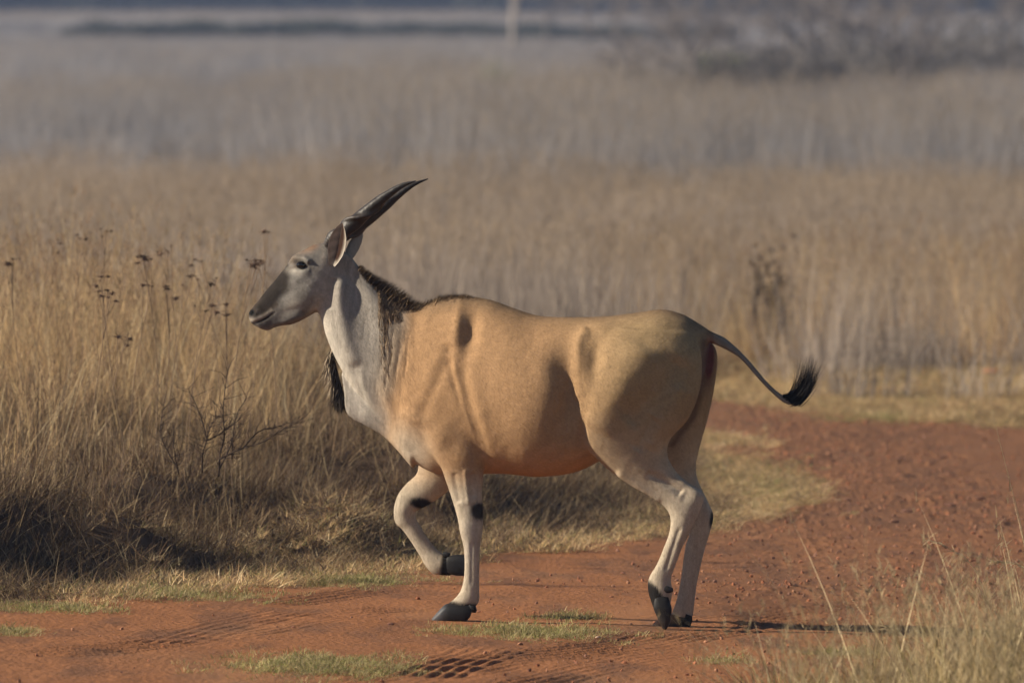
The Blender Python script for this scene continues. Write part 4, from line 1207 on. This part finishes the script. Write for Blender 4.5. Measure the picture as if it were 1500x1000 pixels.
# ------------------------------------------------------------------ far trees, bushes, and the wooded hill
def bare_tree(px, base_py_d, height, label, group, spread=.5, seed=0, col=(.16, .135, .115), trunk_r=.11, twigs=420, lean=0.0, cat='tree'):
    r = np.random.default_rng(seed + 500)
    d0 = base_py_d
    x0 = (px - 750) / FPX * d0
    z0 = on_ground(x0, d0 - DIST) - .1
    root = bpy.data.objects.new('bare_tree', None); COL.objects.link(root); root.location = (x0, d0 - DIST, z0)
    root['label'] = label; root['category'] = cat
    if group: root['group'] = group
    th = height * .45
    t = np.linspace(0, 1, 7)[:, None]
    trunk = np.array([lean, 0, 1.0]) * t * th + np.array([.12 * math.sin(seed), 0, 0]) * np.sin(t * 3) * height * .1
    V, F = tube(trunk, np.linspace(trunk_r, trunk_r * .6, 7), 8)
    obj('trunk', mesh_from('trunk', V, F, np.tile(col, (len(V), 1)), True, M_TWIG), root)
    pr = []
    ends = [(trunk[k], np.array([0, 0, 1.0])) for k in (3, 4, 5, 6, 6, 6)]
    lvl = [(o, dr, height * .36, trunk_r * .5) for o, dr in ends]
    for gen in range(3):
        nxt = []
        for o, dr, l, rad in lvl:
            e = dr * .75 + r.normal(size=3) * spread; e /= np.linalg.norm(e)
            e[2] = abs(e[2]) * .8 + .1
            p1 = o + e * l * .5 + r.normal(size=3) * l * .06; p2 = o + e * l
            pr.append(tube(np.array([o, p1, p2]), [rad, rad * .7, rad * .45], 5))
            for _ in range(3 if gen < 2 else 0):
                nxt.append((p1 + (p2 - p1) * r.random(), e, l * .62, rad * .42))
        lvl = nxt
    V, F, _ = merge(pr)
    crown = [(V, F[0], np.tile(col, (len(V), 1)))]
    src = V[r.integers(0, len(V), twigs * 3)]
    src = src[src[:, 2] > th * .7][:twigs * 2]
    D = r.normal(size=src.shape) * .8 + np.array([0, 0, .6]); D /= np.linalg.norm(D, axis=1, keepdims=True)
    v, f, _, _ = ribbons(src, D, height * .07 * (.5 + r.random(len(src))), height * .0045, np.zeros_like(src), 2)
    crown.append((v, f, np.tile(np.array(col) * 1.25, (len(v), 1))))
    V, F, C = merge(crown)
    obj('crown', mesh_from('crown', V, F, C, True, M_TWIG), root)

def bush(px, d0, w, h, label, col, seed, group=None, n=900, leaf=.16, cat='bush'):
    r = np.random.default_rng(seed + 900)
    x0 = (px - 750) / FPX * d0
    root = bpy.data.objects.new('bush', None); COL.objects.link(root); root.location = (x0, d0 - DIST, on_ground(x0, d0 - DIST) - .05)
    root['label'] = label; root['category'] = cat
    if group: root['group'] = group
    pr = []
    cl = []
    for k in range(9):
        a = r.random() * 6.28; e = np.array([math.cos(a) * w * .4 * r.random() ** .5, math.sin(a) * w * .4 * r.random() ** .5, h * (.45 + .4 * r.random())])
        pr.append(tube(np.array([[0, 0, 0], e * .5 + r.normal(size=3) * .05, e]), [.05, .035, .015], 5)); cl.append(e)
    V, F, _ = merge(pr)
    obj('stem', mesh_from('bush_stem', V, F, np.tile([.09, .07, .055], (len(V), 1)), True, M_TWIG), root)
    cl = np.array(cl)
    P = cl[r.integers(0, 9, n)] + r.normal(size=(n, 3)) * np.array([w * .16, w * .16, h * .15]); P[:, 2] = np.clip(P[:, 2], .02, None)
    D = r.normal(size=(n, 3)); D /= np.linalg.norm(D, axis=1, keepdims=True)
    v, f, bi, _ = ribbons(P, D, leaf * (.6 + .8 * r.random(n)), leaf * .55, np.zeros((n, 3)), 2)
    obj('foliage', mesh_from('bush_foliage', v, f, (np.array(col) * (.6 + .8 * r.random((n, 1))))[bi], False, M_GRASS), root)

TL = 'bare grey tree in the hazy tree line beyond the plain'
bare_tree(752, 430, 9.0, 'tall pale straight-trunked bare tree far beyond the plain', None, .35, 3, (.30, .26, .225), .20, 250)
for k, (px, d0, h) in enumerate(((1155, 300, 7.5), (1020, 255, 4.2), (925, 250, 3.6), (1320, 260, 4.8), (1240, 330, 6.5), (1090, 360, 7), (1420, 320, 7.5), (1490, 300, 7.5), (985, 380, 6.5), (1195, 280, 5), (1375, 380, 8), (900, 420, 6.5), (1280, 400, 8.5), (1545, 330, 7), (860, 440, 6), (1060, 430, 8), (1130, 410, 7), (1220, 440, 9), (1350, 430, 8), (1460, 400, 9), (950, 460, 7), (1400, 460, 9), (800, 460, 5), (1180, 350, 6), (1010, 330, 5), (1305, 310, 5.5))):
    bare_tree(px, d0, h, TL, 'bare trees of the far tree line', .6, k + 10, (.165, .14, .125), .11, 520)
DB = 'dark twiggy bush standing in the pale distant grass'
for k, (px, d0, w, h) in enumerate(((945, 235, 1.6, 1.7), (1000, 240, 1.2, 1.5), (1060, 260, 2.2, 2.0), (1120, 265, 2.6, 2.2), (1190, 262, 2.4, 2.2), (1260, 270, 3.0, 2.6), (1330, 265, 2.6, 2.4), (1400, 285, 3.5, 3.0), (1470, 280, 3.0, 2.8), (800, 250, 1.6, 1.2), (560, 255, 1.4, 1.0), (640, 300, 1.2, 1.2), (870, 270, 1.4, 1.3))):
    bush(px, d0, w, h, DB, (.13, .115, .10), k, 'dark bushes of the distant plain', 700, .2)
bush(722, 236, 1.1, 1.6, 'small green bush in the distant grass beside a pale boulder', (.17, .21, .06), 40, None, 700, .14)
bush(1050, 300, 1.6, 1.8, 'dull olive bush among the bare trees of the tree line', (.16, .17, .075), 41, None, 700, .16)
bush(1128, 70.5, .36, .95, 'dark dead weedy clump in the tall grass behind the tail', (.10, .072, .052), 42, None, 200, .06)
# pale boulder far off
v, f = pebble_mesh(77)
x0 = (692 - 750) / FPX * 238
obj('boulder', mesh_from('boulder', v * np.array([.34, .30, .95]), f, np.tile([.42, .345, .25], (12, 1)), False, M_STONE), loc=(x0, 238 - DIST, on_ground(x0, 238 - DIST) + .5), label='pale yellowish boulder showing above the distant grass', cat='boulder')

# dark scrub belts, and the wooded hillside at the back
SCR = []
for i in range(4):
    n = 160
    P = rng.normal(size=(n, 3)) * np.array([.45, .45, .3]) + np.array([0, 0, .55]); P[:, 2] = np.abs(P[:, 2])
    D = rng.normal(size=(n, 3)); D /= np.linalg.norm(D, axis=1, keepdims=True)
    v, f, bi, _ = ribbons(P, D, .45, .3, np.zeros((n, 3)), 2)
    SCR.append(obj('scrub_%d' % i, mesh_from('scrub_%d' % i, v, f, (np.array([.055, .06, .042]) * (.6 + .8 * rng.random((n, 1))))[bi], False, M_GRASS), link=False))
SCRUB = library('scrub_kinds', SCR)
n = 1100
d = 505 + rng.random(n) * 30; x = -27 + rng.random(n) ** 1.15 * 40
nz = .5 + .5 * fbm(x * .6, x * 0 + 3, 3, 161)
ok = rng.random(n) < np.clip(1.15 - .03 * (x + 20), .3, 1) * smooth(-27, -21, x)
x, d, nz = x[ok], d[ok], nz[ok]
n = len(x)
scatter('scrub_belt', np.stack([x, d - DIST, terrain(x, d)], 1), spins(n), sizes(n, .25, .85, nz), SCRUB, 4, 'low dark belt of scrub across the far plain', 'scrub')
n = 9000
d = 770 * (1500 / 770) ** rng.random(n); x = (rng.random(n) * 2 - 1) * (6 + .085 * d)
scatter('hill_woodland', np.stack([x, d - DIST, terrain(x, d)], 1), spins(n), sizes(n, 2.2, 4.6), SCRUB, 4, 'dark woodland covering the far hillside', 'woodland')

# ------------------------------------------------------------------ dust kicked up by the hooves
md_ = bpy.data.materials.new('dust'); md_.use_nodes = True
nt = md_.node_tree; nt.nodes.remove(nt.nodes['Principled BSDF'])
pv = nt.nodes.new('ShaderNodeVolumePrincipled'); pv.inputs['Color'].default_value = (.80, .42, .22, 1)
tc = nt.nodes.new('ShaderNodeTexCoord'); vl = nt.nodes.new('ShaderNodeVectorMath'); vl.operation = 'LENGTH'
nt.links.new(tc.outputs['Object'], vl.inputs[0])
mr = nt.nodes.new('ShaderNodeMapRange'); mr.inputs['From Min'].default_value = 1.0; mr.inputs['From Max'].default_value = 0.1; mr.inputs['To Min'].default_value = 0.0; mr.inputs['To Max'].default_value = 1.0
nt.links.new(vl.outputs['Value'], mr.inputs['Value'])
nz_ = nt.nodes.new('ShaderNodeTexNoise'); nz_.inputs['Scale'].default_value = 2.2; nz_.inputs['Detail'].default_value = 3
nt.links.new(tc.outputs['Object'], nz_.inputs['Vector'])
mm = nt.nodes.new('ShaderNodeMath'); mm.operation = 'MULTIPLY'; nt.links.new(mr.outputs[0], mm.inputs[0]); nt.links.new(nz_.outputs['Fac'], mm.inputs[1])
m2 = nt.nodes.new('ShaderNodeMath'); m2.operation = 'MULTIPLY'; m2.inputs[1].default_value = 3.2; nt.links.new(mm.outputs[0], m2.inputs[0])
nt.links.new(m2.outputs[0], pv.inputs['Density']); nt.links.new(pv.outputs[0], nt.nodes['Material Output'].inputs['Volume'])
th = np.linspace(0, np.pi, 13); ph = np.linspace(0, 2 * np.pi, 20, endpoint=False)
Vd = np.stack([np.outer(np.sin(th), np.cos(ph)), np.outer(np.sin(th), np.sin(ph)), np.outer(np.cos(th), np.ones(20))], -1).reshape(-1, 3)
ii = np.arange(12)[:, None] * 20; j = np.arange(20)[None]; k = (j + 1) % 20
Fd = np.stack([ii + j, ii + 20 + j, ii + 20 + k, ii + k], -1).reshape(-1, 4)
med = mesh_from('dust_cloud', Vd, Fd, None, True, md_)
for px, py, yy, sc, lb in ((612, 902, -.08, (.17, .14, .06), 'faint orange dust at the toe of the front hoof'), (928, 899, -.2, (.24, .18, .085), 'orange dust puff kicked up beside the hind hooves'), (1100, 885, .2, (.34, .22, .12), 'thin orange dust drifting behind the hind hooves')):
    p = on_depth(px, py, yy)
    o = obj('dust_cloud', med, loc=tuple(p), label=lb, cat='dust', kind='stuff'); o.scale = sc

# ------------------------------------------------------------------ hazy air
hx, hy0, hy1, hz0, hz1 = 900.0, -DIST - 90, 2580.0, -3.0, 46.0
V = np.array([(sx * hx, y_, z_) for sx in (-1, 1) for y_ in (hy0, hy1) for z_ in (hz0, hz1)])
F = np.array([(0, 1, 3, 2), (4, 6, 7, 5), (0, 4, 5, 1), (2, 3, 7, 6), (0, 2, 6, 4), (1, 5, 7, 3)])
mh = bpy.data.materials.new('haze'); mh.use_nodes = True
nt = mh.node_tree; nt.nodes.remove(nt.nodes['Principled BSDF'])
pv = nt.nodes.new('ShaderNodeVolumePrincipled')
pv.inputs['Color'].default_value = (.50, .64, 1.0, 1); pv.inputs['Density'].default_value = 0.00028; pv.inputs['Anisotropy'].default_value = 0.0
nt.links.new(pv.outputs[0], nt.nodes['Material Output'].inputs['Volume'])
hz = obj('haze', mesh_from('haze', V, F, None, False, mh), kind='stuff')
hz['label'] = 'thin blue-grey haze over the whole plain'; hz['category'] = 'haze'
